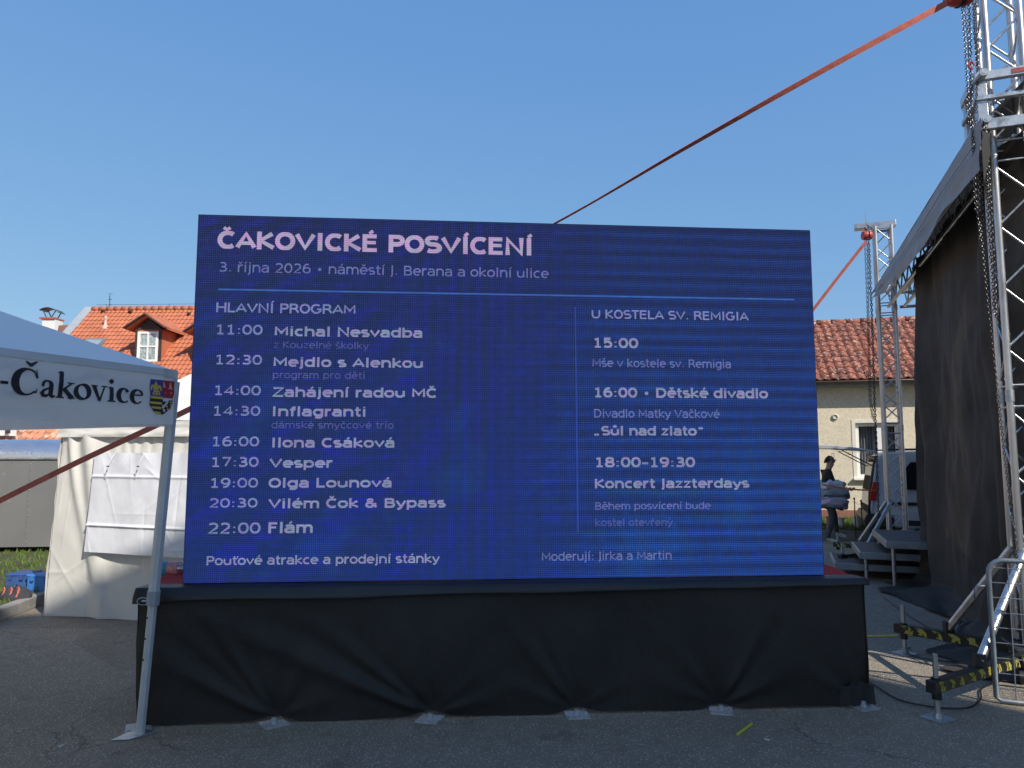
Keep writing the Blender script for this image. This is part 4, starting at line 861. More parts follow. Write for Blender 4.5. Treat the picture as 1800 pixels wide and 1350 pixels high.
# ---- the crest, flat print in layers
def cp(x, y): return (200 + x / 9.646, 640 + y / 9.646)
CM = {'white': mat('crest_white', (.75, .76, .80), .6), 'blue': mat('crest_blue', (.035, .05, .28), .6), 'red': mat('crest_red', (.36, .018, .035), .6), 'gold': mat('crest_gold', (.62, .44, .07), .6), 'black': mat('crest_black', (.02, .02, .025), .6), 'silver': mat('crest_silver', (.55, .55, .60), .6), 'tan': mat('crest_tan', (.66, .36, .22), .6)}
crest_n = [0]
def patch(colr, pts, lay):
    P = []
    for i in range(len(pts)):
        a, b = pts[i], pts[(i + 1) % len(pts)]
        for k in range(3): P.append(vp.uv(*cp(a[0] + (b[0] - a[0]) * k / 3, a[1] + (b[1] - a[1]) * k / 3)))
    me = MB(); me.add([vpt(u, v, .004 + .0015 * lay) for u, v in P], [tuple(range(len(P)))])
    o = me.build('crest_' + colr, CM[colr], cn); crest_n[0] += 1; return o
patch('white', [(583, 245), (1005, 287), (1000, 400), (1003, 505), (978, 660), (930, 775), (805, 868), (735, 862), (630, 808), (562, 700), (582, 560), (562, 400)], 0)
patch('blue', [(590, 255), (792, 275), (797, 552), (588, 530), (572, 400)], 1)
patch('red', [(792, 275), (995, 295), (990, 400), (992, 505), (970, 585), (797, 562)], 1)
patch('black', [(588, 535), (797, 555), (970, 585), (965, 660), (920, 765), (800, 856), (740, 850), (640, 800), (572, 690)], 1)
for y0, y1, xl, xr in ((542, 586, 590, 790), (632, 676, 578, 780), (712, 756, 600, 768), (800, 842, 660, 762)):
    patch('gold', [(xl, y0), (xr, y0 + 18), (xr - 4, y1 + 12), (xl + 6, y1 - 6)], 2)
def blob(colr, pts, lay, mir=None):
    patch(colr, pts, lay)
    if mir is not None: patch(colr, [(2 * mir - x, y + .10 * (2 * mir - 2 * x)) for x, y in pts][::-1], lay)
FX = 678
blob('gold', [(FX + 4, 288), (FX + 32, 345), (FX + 22, 400), (FX + 8, 450), (FX - 8, 450), (FX - 22, 400), (FX - 28, 345)], 2)
blob('gold', [(588, 440), (584, 395), (604, 352), (636, 348), (655, 385), (662, 440), (640, 440), (634, 400), (618, 392), (612, 440)], 2, FX + 2)
blob('gold', [(628, 446), (740, 458), (738, 482), (628, 470)], 3)
blob('gold', [(668, 476), (702, 480), (706, 515), (690, 535), (668, 512)], 2)
blob('gold', [(618, 480), (650, 476), (646, 492), (664, 500), (650, 526), (622, 512)], 2, FX + 8)
for cx in (812, 922):
    blob('tan', [(cx - 4, 302 + (cx - 812) * .1), (cx + 6, 302 + (cx - 812) * .1), (cx + 30, 400 + (cx - 812) * .2), (cx - 26 if cx > 850 else cx - 18, 396 + (cx - 812) * .2)], 2)
blob('tan', [(880, 412), (962, 424), (962, 436), (880, 424)], 3)
blob('gold', [(838, 480), (850, 484), (846, 502), (836, 498)], 2); blob('silver', [(926, 478), (938, 482), (936, 512), (928, 512)], 2)
blob('silver', [(782, 572), (962, 588), (958, 622), (900, 614), (880, 640), (800, 634)], 2)
blob('silver', [(868, 630), (896, 640), (800, 760), (772, 740)], 3); blob('silver', [(792, 756), (830, 770), (836, 800), (815, 820), (795, 800)], 3)
for x0, y0 in ((846, 716), (862, 764), (775, 705)): blob('gold', [(x0, y0), (x0 + 14, y0 - 14), (x0 + 34, y0 - 4), (x0 + 26, y0 + 18), (x0 + 8, y0 + 24)], 3)
for k in range(4): blob('gold', [(915, 636 + 34 * k), (962 - 6 * k, 644 + 34 * k), (958 - 8 * k, 660 + 34 * k), (912, 652 + 34 * k)], 3)
# ---- frame
top = R(298, 760, 4.68); foot = G(246, 1292); LEGM = mat('canopy_leg_grey', (.55, .58, .60), .4, .25, .08, 8)
dirn = (top - foot).normalized(); FY = foot.y
def octo(mb, p0, p1, r, up=e1):
    p0, p1 = Vector(p0), Vector(p1); d = (p1 - p0).normalized(); x = d.cross(up).normalized(); y = x.cross(d); vs = []
    for p in (p0, p1):
        for k in range(8):
            a = pi / 8 + k * pi / 4; vs.append(p + x * (r * cos(a)) + y * (r * sin(a)))
    return mb.add(vs, [tuple(range(8))[::-1], tuple(range(8, 16))] + [(k, (k + 1) % 8, 8 + (k + 1) % 8, 8 + k) for k in range(8)])
pz = lambda z: foot + dirn * (z / dirn.z)
leg = octo(MB(), pz(.80), pz(2.16), .034).build('upper_leg', LEGM, cn)
ll = octo(MB(), pz(.006), pz(.82), .028).build('lower_leg', LEGM, cn)
co = octo(MB(), pz(.775), pz(.86), .040).build('collar', mat('collar_plastic', (.30, .33, .36), .5), cn)
hx = MB()
for k in range(3):
    c = pz(.70 - .125 * k); n_ = Vector((-.55, -.83, 0)).normalized(); hx.tube(c + n_ * .0255, c + n_ * .0275, .007, 10)
hx.build('pin_holes', black_plastic, ll)
rg = MB(); c = pz(.80) + Vector((-.055, -.02, 0)); rg.path([c + Vector((.035 * cos(a), 0, .022 * sin(a))) for a in [2 * pi * k / 14 for k in range(14)]], .0022, 5, closed=True); rg.tube(pz(.80) + Vector((-.06, -.02, 0)), pz(.80), .006, 6); rg.build('locking_ring', steel, co)
fp = MB()
fp.prism([foot + Vector((-.12, -.10, .003)), foot + Vector((-.02, -.09, .003)), foot + Vector((.08, .03, .003)), foot + Vector((.02, .07, .003)), foot + Vector((-.09, .02, .003))], (0, 0, .006))
fp.build('foot_plate', steel, cn, bevel=.002)
for k in range(1, 4):
    p = corners[k] + (pk_ - corners[k]).normalized() * .05; octo(MB(), p + Vector((0, 0, .0)), p + Vector((0, 0, 2.16)), .034).build('leg', LEGM, cn)
fr = MB()
for k in range(4):
    a = corners[k] + (pk_ - corners[k]).normalized() * .06; b_ = corners[(k + 1) % 4] + (pk_ - corners[(k + 1) % 4]).normalized() * .06
    n_ = 6
    for i in range(n_):
        p0 = a + (b_ - a) * (i / n_); p1 = a + (b_ - a) * ((i + 1) / n_); z0, z1 = (2.14, 1.99) if i % 2 else (1.99, 2.14)
        fr.bar(p0 + Vector((0, 0, z0)), p1 + Vector((0, 0, z1)), .016, .032); fr.bar(p0 + Vector((0, 0, z1)), p1 + Vector((0, 0, z0)), .016, .032)
fr.bar(corners[0] + Vector((0, 0, 2.14)), pk_ + Vector((0, 0, CPEAK - .08)), .02, .03)
fr.build('scissor_frame', LEGM, cn)


# ================================================================ WHITE PARTY TENT
TA = G(78, 1083); TB = G(228, 1090); td = (TB - TA).normalized(); TP = Plane(TA, td); TWD = 3.6
tn = thing('party_tent', TA + td * (TWD / 2), 'white party tent with creased side wall and square window flap', 'tent')
TENT = mat('tent_fabric', (.70, .685, .64), .6, 0, .05, 3, .12, 16, spec=.35, trans=.08)
TENTF = mat('tent_flap_fabric', (.74, .75, .80), .55, 0, .04, 3, .12, 18, spec=.35, trans=.05)
tez = TP.uv(100, 764)[1]; tet = TP.uv(100, 741)[1]
CREASES = {}
def crease_lines(s, n):
    rn = random.Random(s); out = []
    for k in range(n):
        a = rn.choice((0, pi / 2, rn.uniform(0, pi), rn.uniform(.7, 1.3), rn.uniform(1.8, 2.5))) + rn.uniform(-.08, .08)
        out.append((rn.uniform(0, 2.2), rn.uniform(0, 2.0), cos(a), sin(a), rn.uniform(.15, .55), rn.uniform(.003, .009) * rn.choice((1, 1, -1)), rn.uniform(.008, .018)))
    return out
def creases(u, v, s):
    if s not in CREASES: CREASES[s] = crease_lines(s, 46)
    d = .018 * fbm((u * 1.5, v * .6, s + 2), 2) + .005 * fbm((u * 4, v * 2.4, s), 3)
    for x0, y0, c, q, l, am, w in CREASES[s]:
        du, dv = u - x0, v - y0; al = du * c + dv * q
        if abs(al) > l: continue
        pe = abs(dv * c - du * q)
        if pe < w * 4: d += am * math.exp(-pe / w) * (1 - (al / l) ** 2)
    return d
def creases_old(u, v, s):
    a = abs(fbm((u * 3.2 + v * 1.4, v * 2.1 - u * .8, s), 4)); b = abs(fbm((u * 7 - v * 5, v * 3 + u, s + 4), 3))
    return .007 * (1 - min(1, a * 9)) + .0028 * (1 - min(1, b * 8)) + .020 * fbm((u * 1.5, v * .6, s + 2), 2)
def tw(a, b):
    u = TWD * a; v = tez * b
    lean = .10 * b * (1 - a)                                      # left edge leans a little inward
    dr = .055 * math.exp(-((u - .35 - .35 * (1 - b)) / .10) ** 2) + .045 * math.exp(-((u - .12 - .62 * (1 - b) ** 1.3) / .06) ** 2) * b
    gather = .007 * sin(u * 42 + 2 * sin(u * 7)) * max(0, (b - .80) / .20)
    return TP.at(u + lean, v + .012 * sin(u * 3), creases(u, v, 1) + dr + gather)
w = MB(); w.grid(tw, 260, 150); w.build('side_wall', TENT, tn, smooth=True)
w = MB(); bd = Vector((-td.y, td.x, 0))
w.grid(lambda a, b: TP.at(.10 * b, 0) + bd * (3.0 * a) + Vector((-.02, 0, tez * b)) + Vector((.04, 0, 0)) * fbm((a * 5, b * 3, 8), 3), 50, 40); w.build('end_wall', TENT, tn, smooth=True)
w = MB(); w.grid(lambda a, b: TP.at(.06 + (TWD - .06) * a, tez - .03 + (tet - tez + .03) * b, .035 + .014 * fbm((a * 12, b * 3, 2), 3) + .015 * (1 - b)), 120, 10); w.build('valance', TENT, tn, smooth=True)
pkt = TP.at(TWD / 2, 3.25, -1.6)
for k, (c0, c1) in enumerate(((TP.at(.06, tet, .04), TP.at(TWD, tet, .04)), (TP.at(.06, tet, -3.1), TP.at(.06, tet, .04)), (TP.at(TWD, tet, .04), TP.at(TWD, tet, -3.1)), (TP.at(TWD, tet, -3.1), TP.at(.06, tet, -3.1)))):
    w = MB(); w.grid(lambda a, b, c0=c0, c1=c1: (c0 + (c1 - c0) * a) * (1 - b) + pkt * b + Vector((0, 0, -.10 * sin(pi * b) * (.6 + .4 * sin(pi * a)) + .02 * fbm((a * 5, b * 5, k), 3))), 30, 24); w.build('roof_panel', TENT, tn, smooth=True)
pts = MB()
for a in (.10, TWD): pts.tube(TP.at(a, 0, -.06), TP.at(a, tet, -.06), .02, 8)
pts.build('pole', alu, tn)
fu0, fv0 = TP.uv(158, 968); fu1, fv1 = TP.uv(352, 796)
def flf(a, b):
    u = fu0 + (fu1 - fu0) * a + .07 * b * (1 - a); v = fv0 + (fv1 - fv0) * b - .04 * a * (1 - b)
    hump = .016 * math.exp(-((b - .27) / .012) ** 2) + .010 * math.exp(-((b - .76) / .012) ** 2)
    return TP.at(u, v, .085 + creases(u, v, 5) + hump + .012 * sin(u * 23) * max(0, (b - .8) * 4))
w = MB(); w.grid(flf, 150, 120); fl = w.build('window_flap', TENTF, tn, smooth=True)
for x in (214, 266, 310):
    u, v = TP.uv(x, 797); tb_ = MB()
    tb_.grid(lambda a, b: TP.at(u + .015 * (a - .5) + (-.10 if x < 300 else -.05) * b, v - .26 * b * (.8 if x > 300 else 1), .105 + .02 * sin(pi * b)), 2, 8); tb_.build('tie', TENTF, fl, smooth=True)
    MB().box(TP.at(u + (-.03 if x < 300 else .0), v - .135, .16), (.022, .01, .012)).build('toggle', black_plastic, fl)

# ================================================================ GREY TRAILER
TY = 12.2; tr0 = R(-160, 975, TY); tr1 = R(112, 968, TY + .25); td2 = (tr1 - tr0); td2.z = 0; tl = td2.length; td2.normalize()
TRP = Plane(Vector((tr0.x, tr0.y, 0)), td2)
tra = thing('trailer', TRP.at(tl / 2, 0), 'grey riveted sheet-metal trailer with shiny rounded roof edge on the grass bank', 'trailer')
GREYP = mat('grey_trailer_paint', (.17, .172, .175), .5, .1, .08, 1.3, col2=(.34, .34, .34), thr=(.68, .72, 9)); SHINY = mat('bare_aluminium_roof', (.55, .60, .68), .28, .85, .08, 3, .1, 8, col2=(.80, .82, .85), thr=(.66, .70, 12))
zt = TRP.uv(40, 806)[1]; zr = TRP.uv(40, 772)[1]; zb = .22
b = MB(); b.prism([TRP.at(0, zb), TRP.at(tl, zb), TRP.at(tl, zb, -2.2), TRP.at(0, zb, -2.2)], (0, 0, zt - zb)); b.build('side', GREYP, tra)
b = MB(); n = 12; pr = [(.012 - .42 * (1 - cos(pi / 2 * k / n)), zt + (zr - zt) * sin(pi / 2 * k / n)) for k in range(n + 1)] + [(-2.2, zr + .02)]
b.grid(lambda a, c: TRP.at(tl * a, pr[min(len(pr) - 1, int(round(c * (len(pr) - 1))))][1] + .006 * fbm((a * 9, c * 4, 1), 2), pr[min(len(pr) - 1, int(round(c * (len(pr) - 1))))][0]), 30, len(pr) - 1); b.build('rounded_roof', SHINY, tra, smooth='auto')
MB().prism([TRP.at(-.02, zt - .012, .0), TRP.at(tl, zt - .012, .0), TRP.at(tl, zt - .012, .03), TRP.at(-.02, zt - .012, .03)], (0, 0, .03)).build('drip_rail', alu, tra)
rvm = MB().lathe([(.011, 0), (.008, .006), (.0, .008)], (0, 0, 0), 6).mesh('rivet', alu)
rvs = MB()
def rivet(u, v):
    p = TRP.at(u, v, .0); rvs.lathe([(.012, 0), (.009, .006), (.001, .008)], p, 6, Matrix.Rotation(pi / 2, 3, 'X'))
ux = TRP.uv(50, 880)[0]
for k in range(18): rivet(ux, zb + .08 + k * .085)
for k in range(int(tl / .11)): rivet(.05 + k * .11, zt - .06)
rvs.build('rivets', alu, tra)
b = MB()
for k in range(2): b.prism([TRP.at(ux - .03 + k * .9, zb, .0), TRP.at(ux - .012 + k * .9, zb, .0), TRP.at(ux - .012 + k * .9, zb, .004), TRP.at(ux - .03 + k * .9, zb, .004)], (0, 0, zt - zb - .02))
b.build('panel_seam', GREYP, tra)
for u in (.6, 1.9):
    b = MB(); b.lathe([(.26, -.08), (.30, -.05), (.30, .05), (.26, .08)], TRP.at(u, .30, -.25), 20, Matrix.Rotation(pi / 2, 3, 'X')); b.build('wheel', black_plastic, tra, smooth='auto')

# ================================================================ BLUE CASES AND BAG ON THE GRASS
def case(px0, px1, py0, py1, z, label, m, rot):
    c = G((px0 + px1) / 2, py1, z); wd = (px1 - px0) / FPX * c.y; ht = (py1 - py0) / FPX * c.y; dp = .28
    t_ = thing('plastic_case', (c.x, c.y + dp / 2, z), label, 'case', 'blue plastic cases on the grass')
    M = Matrix.Rotation(rot, 3, 'Z')
    MB().box((c.x, c.y + dp / 2, z + ht * .45), (wd, dp, ht * .9), M).build('body', m, t_, bevel=.015)
    MB().box((c.x, c.y + dp / 2, z + ht * .93), (wd * 1.05, dp * 1.05, ht * .16), M).build('lid', m, t_, bevel=.012)
    for s in (-1, 1): MB().box((c.x + s * wd * .25, c.y - .01, z + ht * .8), (.03, .02, ht * .3)).build('latch', m, t_)
case(8, 46, 1010, 1038, .12, 'dark blue plastic case on the grass beside the tent', mat('dark_blue_plastic', (.04, .09, .26), .45), .1)
case(47, 84, 1012, 1040, .12, 'bright blue plastic case lying on the grass against the tent', mat('bright_blue_plastic', (.05, .20, .55), .4), -.15)
bc = G(24, 1052, .12); bgth = thing('tool_bag', bc, 'dark bag with red straps lying on the grass in front of the blue cases', 'bag')
b = MB(); b.grid(lambda a, c: bc + Vector((.17 * cos(2 * pi * a) * sin(pi * (.08 + .92 * c) * .5 + 0) * (1 + .15 * sin(a * 19)), .12 * sin(2 * pi * a) * sin(pi * (.08 + .92 * c) * .5), .13 * (1 - c) ** .7 * (1 + .2 * sin(a * 13)))), 24, 10); b.build('sack', mat('dark_canvas', (.03, .032, .04), .8, 0, .3, 20), bgth, smooth=True)
for k in range(4):
    b = MB(); b.path([bc + Vector((-.15 + .08 * k + .02 * sin(j), -.10 + .01 * j, .03 + .10 * sin(pi * j / 6))) for j in range(7)], .008, 5); b.build('strap', red_strap, bgth)
# ================================================================ STAGE TOWERS
s1 = Vector((.347, .938, 0)).normalized(); s2 = Vector((s1.y, -s1.x, 0)); CCD = .24; UPV = Vector((0, 0, 1))
FLC = Vector((3.85, 5.70, 0)); FC = FLC + (s1 + s2) * CCD / 2
RC = R(1566, 700, 12.0); RC.z = 0
cyl = {}
def unit_tube(r, m, n=10, nm='tube'):
    k = (r, m.name, n)
    if k not in cyl: cyl[k] = MB().tube((0, 0, 0), (0, 0, 1), r, n).mesh(nm, m, smooth=True); cyl[k].set_sharp_from_angle(angle=radians(50))
    return cyl[k]
def tower(base, top, label, sleeve, dull):
    t_ = thing('stage_tower', base, label, 'truss tower', 'stage roof towers')
    m = mat('weathered_aluminium', (.50, .50, .50), .38, .9, .14, 9, .15, 50, col2=(.22, .22, .225), thr=(.55, .8, 4)) if dull else alu
    chord = unit_tube(.026, m, 14, 'chord'); br = unit_tube(.0095, m, 8, 'brace'); cs = []
    for a in (-1, 1):
        for b in (-1, 1):
            p = base + s1 * (a * CCD / 2) + s2 * (b * CCD / 2); cs.append(p); inst('chord', chord, t_, along(p + UPV * .28, p + UPV * top))
    order = [cs[0], cs[1], cs[3], cs[2]]; stp = .245
    for f in range(4):
        a, b = order[f], order[(f + 1) % 4]; n = int((top - .35) / stp)
        for i in range(n):
            z0 = .32 + i * stp; z1 = z0 + stp; p, q = (a, b) if (i + f) % 2 else (b, a)
            seam = i % 8 == 7
            if seam:
                inst('brace', br, t_, along(a + UPV * (z0 + .04), b + UPV * (z0 + .04))); inst('brace', br, t_, along(a + UPV * (z1 - .04), b + UPV * (z1 - .04)))
            else: inst('brace', br, t_, along(p + UPV * z0, q + UPV * z1))
    cm = unit_tube(.031, steel, 14, 'coupler')
    for p in cs:
        for z in (.32 + 7.5 * stp, .32 + 15.5 * stp):
            if z < top: inst('coupler', cm, t_, along(p + UPV * (z - .045), p + UPV * (z + .045)))
    # base frame with castor plates
    bs = MB(); MR = Matrix.Rotation(atan2(s2.y, s2.x), 3, 'Z')
    bs.box(base + UPV * .24, (.42, .42, .06), MR); bs.box(base + UPV * .16, (.30, .30, .10), MR); bs.build('base_frame', dark_steel, t_, bevel=.006)
    for a in (-1, 1):
        w = MB(); c = base + s2 * (a * .17) - s1 * .12 + UPV * .055; w.lathe([(.03, -.02), (.055, -.016), (.055, .016), (.03, .02)], c, 14, MR @ Matrix.Rotation(pi / 2, 3, 'Y')); w.build('castor', black_plastic, t_, smooth='auto')
    # outriggers
    for off, zoff in ((Vector((-1.25, -.80, 0)), 0), (Vector((-.62, .80, 0)), 0)):
        d = off.normalized(); p0 = base + d * .14 + UPV * .21; p1 = base + off + UPV * .21
        bm = MB().bar(p0, p1 + d * .07, .065, .078).build('outrigger_beam', black_plastic, t_, bevel=.004)
        L = (p1 - p0).length; side = d.cross(UPV).normalized()
        if side.y > 0: side = -side
        rnd = random.Random(int(base.y * 10)); k = 0; s = .02
        while s < L - .04:
            w_ = rnd.uniform(.05, .085); tp = MB(); lean = .03; h = .034
            c0 = p0 + d * s + side * .034
            pts = [c0 - UPV * h, c0 + d * w_ - UPV * (h * rnd.uniform(.5, 1)), c0 + d * (w_ * rnd.uniform(.6, 1)) - UPV * .0, c0 + d * (w_ + lean) + UPV * h, c0 + d * lean + UPV * (h * rnd.uniform(.6, 1)), c0 + d * (lean * rnd.uniform(-.3, .8))]
            tp.add([q + side * .0008 for q in pts], [tuple(range(6))]); tp.build('hazard_stripe', mat('worn_yellow_tape', (.36, .34, .06), .7, 0, .3, 20, col2=(.02, .02, .02), thr=(.53, .57, 24)), bm); s += rnd.uniform(.11, .15)
        j = MB(); j.tube(p1 - UPV * .20, p1 + UPV * .20, .017, 10); jk = j.build('jack', steel, t_, smooth='auto')
        j = MB(); j.tube(p1 - UPV * .085, p1 + UPV * .05, .030, 14); j.build('jack_collar', black_plastic, t_, smooth='auto')
        j = MB(); j.box(p1 - UPV * .205, (.16, .16, .008), Matrix.Rotation(.5, 3, 'Z')); j.lathe([(.03, 0), (.026, .03)], p1 - UPV * .201, 10); j.build('jack_foot', steel, t_)
        q0 = p0 + d * (L * .58) + UPV * .07; q1 = base + d * .15 + UPV * .98
        inst('strut', unit_tube(.030, m, 16, 'strut'), t_, along(q0, q1))
        j = MB(); j.bar(q0 - UPV * .05, q0 + UPV * .05, .05, .07); j.build('strut_bracket', black_plastic, t_)
    if sleeve is not None:
        zs = sleeve; h2 = .20; wd = .40
        def frame_bar(z, hgt, nm):
            for f, (ax, ay) in enumerate(((s1, s2), (s2, s1), (-s1, s2), (-s2, s1))):
                c = base + ax * (wd / 2 + .03) + UPV * z
                MB().bar(c - ay * (wd / 2 + .05 - (.03 if f % 2 else 0)), c + ay * (wd / 2 + .05 - (.03 if f % 2 else 0)), .05, hgt, up=UPV).build(nm, alu, t_, bevel=.005)
        frame_bar(zs + h2, .07, 'sleeve_bar'); frame_bar(zs - h2, .085, 'sleeve_bar'); frame_bar(zs + .02, .035, 'sleeve_bar')
        for a in (-1, 1):
            for b in (-1, 1):
                c = base + s1 * (a * (wd / 2 + .0)) + s2 * (b * (wd / 2 + .0)); pl = MB(); pl.bar(c - UPV * (h2 + .04) + UPV * zs, c + UPV * (zs + h2 + .04), .075, .075, up=s1); pl.build('sleeve_post', alu, t_, bevel=.006)
                for z in (zs + h2 - .01, zs - h2 + .01):
                    rr = MB(); c2 = c - s1 * .07 * (1 if a < 0 else -1) + UPV * z; rr.tube(c2 - s1 * (.07), c2 + s1 * .05, .030, 14); rr.tube(c2 - s1 * .072, c2 - s1 * .0715, .018, 12); rr.build('roller', steel, t_, smooth='auto')
        nb = MB(); c = base - s1 * (wd / 2 + .058) + s2 * .05 + UPV * (zs + h2); nb.bar(c - s2 * .045, c + s2 * .045, .003, .035, up=UPV); nb.build('name_plate', mat('red_plate', (.35, .06, .05), .5, 0, .4, 60), t_)
    # head beam overhanging toward the hoist
    hd = MB(); hd.bar(base - s2 * .42 + UPV * (top + .04), base + s2 * .2 + UPV * (top + .04), .16, .09); hd.build('head_beam', m, t_, bevel=.006)
    hd = MB()
    for a in (-1, 1): hd.bar(base + s1 * (a * .12) - s2 * .16 + UPV * (top - .03), base + s1 * (a * .12) + s2 * .16 + UPV * (top - .03), .03, .04)
    hd.build('head_plate', m, t_)
    return t_
tower(FC, 5.75, 'bright aluminium lattice tower beside the wire mesh barrier', 4.50, False)
tower(RC, 5.50, 'aluminium lattice tower standing behind the modular stage steps', None, True)

# ---------------------------------------------------------------- chains and hoists
CHM = mat('black_chain_steel', (.075, .072, .075), .38, .85, .3, 30)
def chain(mb, pts, pitch=.0235, w=.0085, r=.0032, ns=8, nr=5):
    pts = [Vector(p) for p in pts]; seglen = [(pts[i + 1] - pts[i]).length for i in range(len(pts) - 1)]; tot = sum(seglen); n = int(tot / pitch)
    def at(s):
        for i, l in enumerate(seglen):
            if s <= l or i == len(seglen) - 1: return pts[i] + (pts[i + 1] - pts[i]) * (s / l), (pts[i + 1] - pts[i]).normalized()
            s -= l
    for k in range(n):
        c, d = at((k + .5) * pitch); x = d.cross(Vector((.6, .8, .1))).normalized(); y = x.cross(d); s_, o_ = (x, y) if k % 2 else (y, -x)
        hl = pitch * .5 + r * .8 - w * .0
        ring = []
        for q in range(ns):
            a = 2 * pi * q / ns; ring.append(c + d * (cos(a) * hl * 1.0) + s_ * (sin(a) * w))
        mb.path(ring, r, nr, closed=True)
    return mb
def px_line(pts, Y): return [R(a, b, Y) for a, b in pts]
def hoist(name_label, at_, chains, scale=1.0, hook_up=.30):
    t_ = thing('chain_hoist', at_, name_label, 'chain hoist', 'manual chain hoists on the towers')
    MX = Matrix.Rotation(pi / 2, 3, 'Y'); S = scale
    b = MB(); b.lathe([(.02 * S, -.095 * S), (.085 * S, -.09 * S), (.10 * S, -.05 * S), (.10 * S, -.015 * S)], at_, 20, MX); b.lathe([(.10 * S, .02 * S), (.10 * S, .045 * S), (.08 * S, .085 * S), (.02 * S, .09 * S)], at_, 20, MX); b.build('housing', red_paint, t_, smooth='auto')
    b = MB(); b.lathe([(.075 * S, -.016 * S), (.075 * S, .021 * S)], at_, 18, MX); b.box(at_ + UPV * .02 * S, (.035 * S, .12 * S, .22 * S)); b.build('frame_plate', dark_steel, t_, smooth='auto')
    b = MB(); c = at_ + UPV * (.175 * S); b.path([c + Vector((.045 * S * sin(a), 0, .05 * S - .05 * S * cos(a) * -1 - .05 * S)) for a in [pi * 1.55 * k / 12 - .2 for k in range(13)]], .013 * S, 7); b.tube(at_ + UPV * .12 * S, c - UPV * .045 * S, .014 * S, 8); b.build('hook', dark_steel, t_, smooth='auto')
    b = MB(); b.tube(at_ + UPV * .2 * S, at_ + UPV * hook_up, .008, 6); b.build('shackle', steel, t_)
    for pts, kw in chains:
        chain(MB(), pts, **kw).build('chain', CHM, t_)
    return t_
FYc = 5.60; hp1 = R(1688, -12, FYc)
hoist('red chain hoist with gathered black chains at the mesh barrier tower', hp1, [
    (px_line([(1691, 8), (1697, 90), (1701, 170), (1705, 225)], FYc), {}), (px_line([(1695, 8), (1701, 60), (1703, 112)], FYc + .02), {}), (px_line([(1703, 4), (1705, 60), (1706, 120), (1707, 200)], FYc + .03), dict(w=.011, r=.004, pitch=.028)),
    (px_line([(1710, 2), (1714, 70), (1718, 125), (1716, 200)], FYc + .02), {}), (px_line([(1715, 2), (1717, 80), (1719, 125)], FYc), {}),
    (px_line([(1707, 205), (1711, 270), (1713, 330), (1716, 372), (1720, 372), (1720, 330), (1716, 270), (1712, 205)], FYc - .03), {}), (px_line([(1709, 210), (1714, 300), (1717, 360), (1723, 420), (1728, 400), (1722, 300), (1717, 210)], FYc - .01), {}),
    (px_line([(1728, 215), (1734, 300), (1738, 400), (1744, 480), (1748, 552), (1752, 556), (1751, 500), (1744, 400), (1737, 300), (1731, 215)], FYc - .05), dict(w=.010, r=.0036, pitch=.026)),
    (px_line([(1731, 215), (1739, 330), (1745, 440), (1749, 520), (1752, 548)], FYc - .07), {}),
    (px_line([(1722, 390), (1730, 470), (1737, 540), (1744, 600), (1750, 660), (1757, 720), (1766, 800), (1776, 880), (1786, 960), (1789, 1010)], FYc - .06), {})], 1.02, .55)
for pxy in ((1707, 113),):
    b = MB(); p = R(*pxy, FYc); b.path([p + Vector((.02 * cos(a), 0, .03 * sin(a) - .01)) for a in [2 * pi * k / 12 for k in range(11)]], .008, 6)
    b.build('hook_block', red_paint, bpy.data.objects['chain_hoist'])
RY = 11.85; hp2 = R(1524, 414, RY)
hoist('small red chain hoist hanging from the tower behind the stage steps', hp2, [
    (px_line([(1520, 424), (1523, 500), (1526, 600), (1528, 700), (1534, 740)], RY), dict(pitch=.040, w=.010, r=.0045, ns=6, nr=4)), (px_line([(1524, 424), (1526, 500), (1528, 600), (1531, 700), (1537, 745)], RY), dict(pitch=.040, w=.010, r=.0045, ns=6, nr=4)),
    (px_line([(1527, 424), (1529, 470), (1530, 505), (1532, 540), (1534, 600), (1537, 700), (1541, 800), (1544, 900), (1546, 960)], RY - .02), dict(pitch=.045, w=.016, r=.0075, ns=6, nr=4))], .8, .36)

# ================================================================ RED RATCHET STRAPS
def strap(pts, w, tw, label):
    n = len(pts); o = pts[0]; m = MB(); vs = []
    for i, p in enumerate(pts):
        tdir = (pts[min(i + 1, n - 1)] - pts[max(i - 1, 0)]).normalized(); a = tw(i / (n - 1)); x = tdir.cross(Vector((0, 1, 0))).normalized(); y = x.cross(tdir).normalized(); d = x * cos(a) + y * sin(a); e = tdir.cross(d).normalized() * .0012
        vs += [p - d * w / 2 - e, p + d * w / 2 - e, p + d * w / 2 + e, p - d * w / 2 + e]
    m.add(vs, [f for i in range(n - 1) for k in range(4) for f in ((4 * i + k, 4 * i + (k + 1) % 4, 4 * i + 4 + (k + 1) % 4, 4 * i + 4 + k),)])
    return tag(m.build('ratchet_strap', red_strap, loc=tuple(pts[-1])), label, 'strap', 'red ratchet straps')
def spline(keys, n):
    """keys: (px, py, Y); smooth curve through them"""
    P = [R(*k) for k in keys]; out = []
    for i in range(n + 1):
        t = i / n * (len(P) - 1); k = min(int(t), len(P) - 2); f = t - k; p0, p1, p2, p3 = P[max(k - 1, 0)], P[k], P[k + 1], P[min(k + 2, len(P) - 1)]
        out.append(.5 * ((2 * p1) + (p2 - p0) * f + (2 * p0 - 5 * p1 + 4 * p2 - p3) * f * f + (3 * p1 - p0 - 3 * p2 + p3) * f ** 3))
    return out
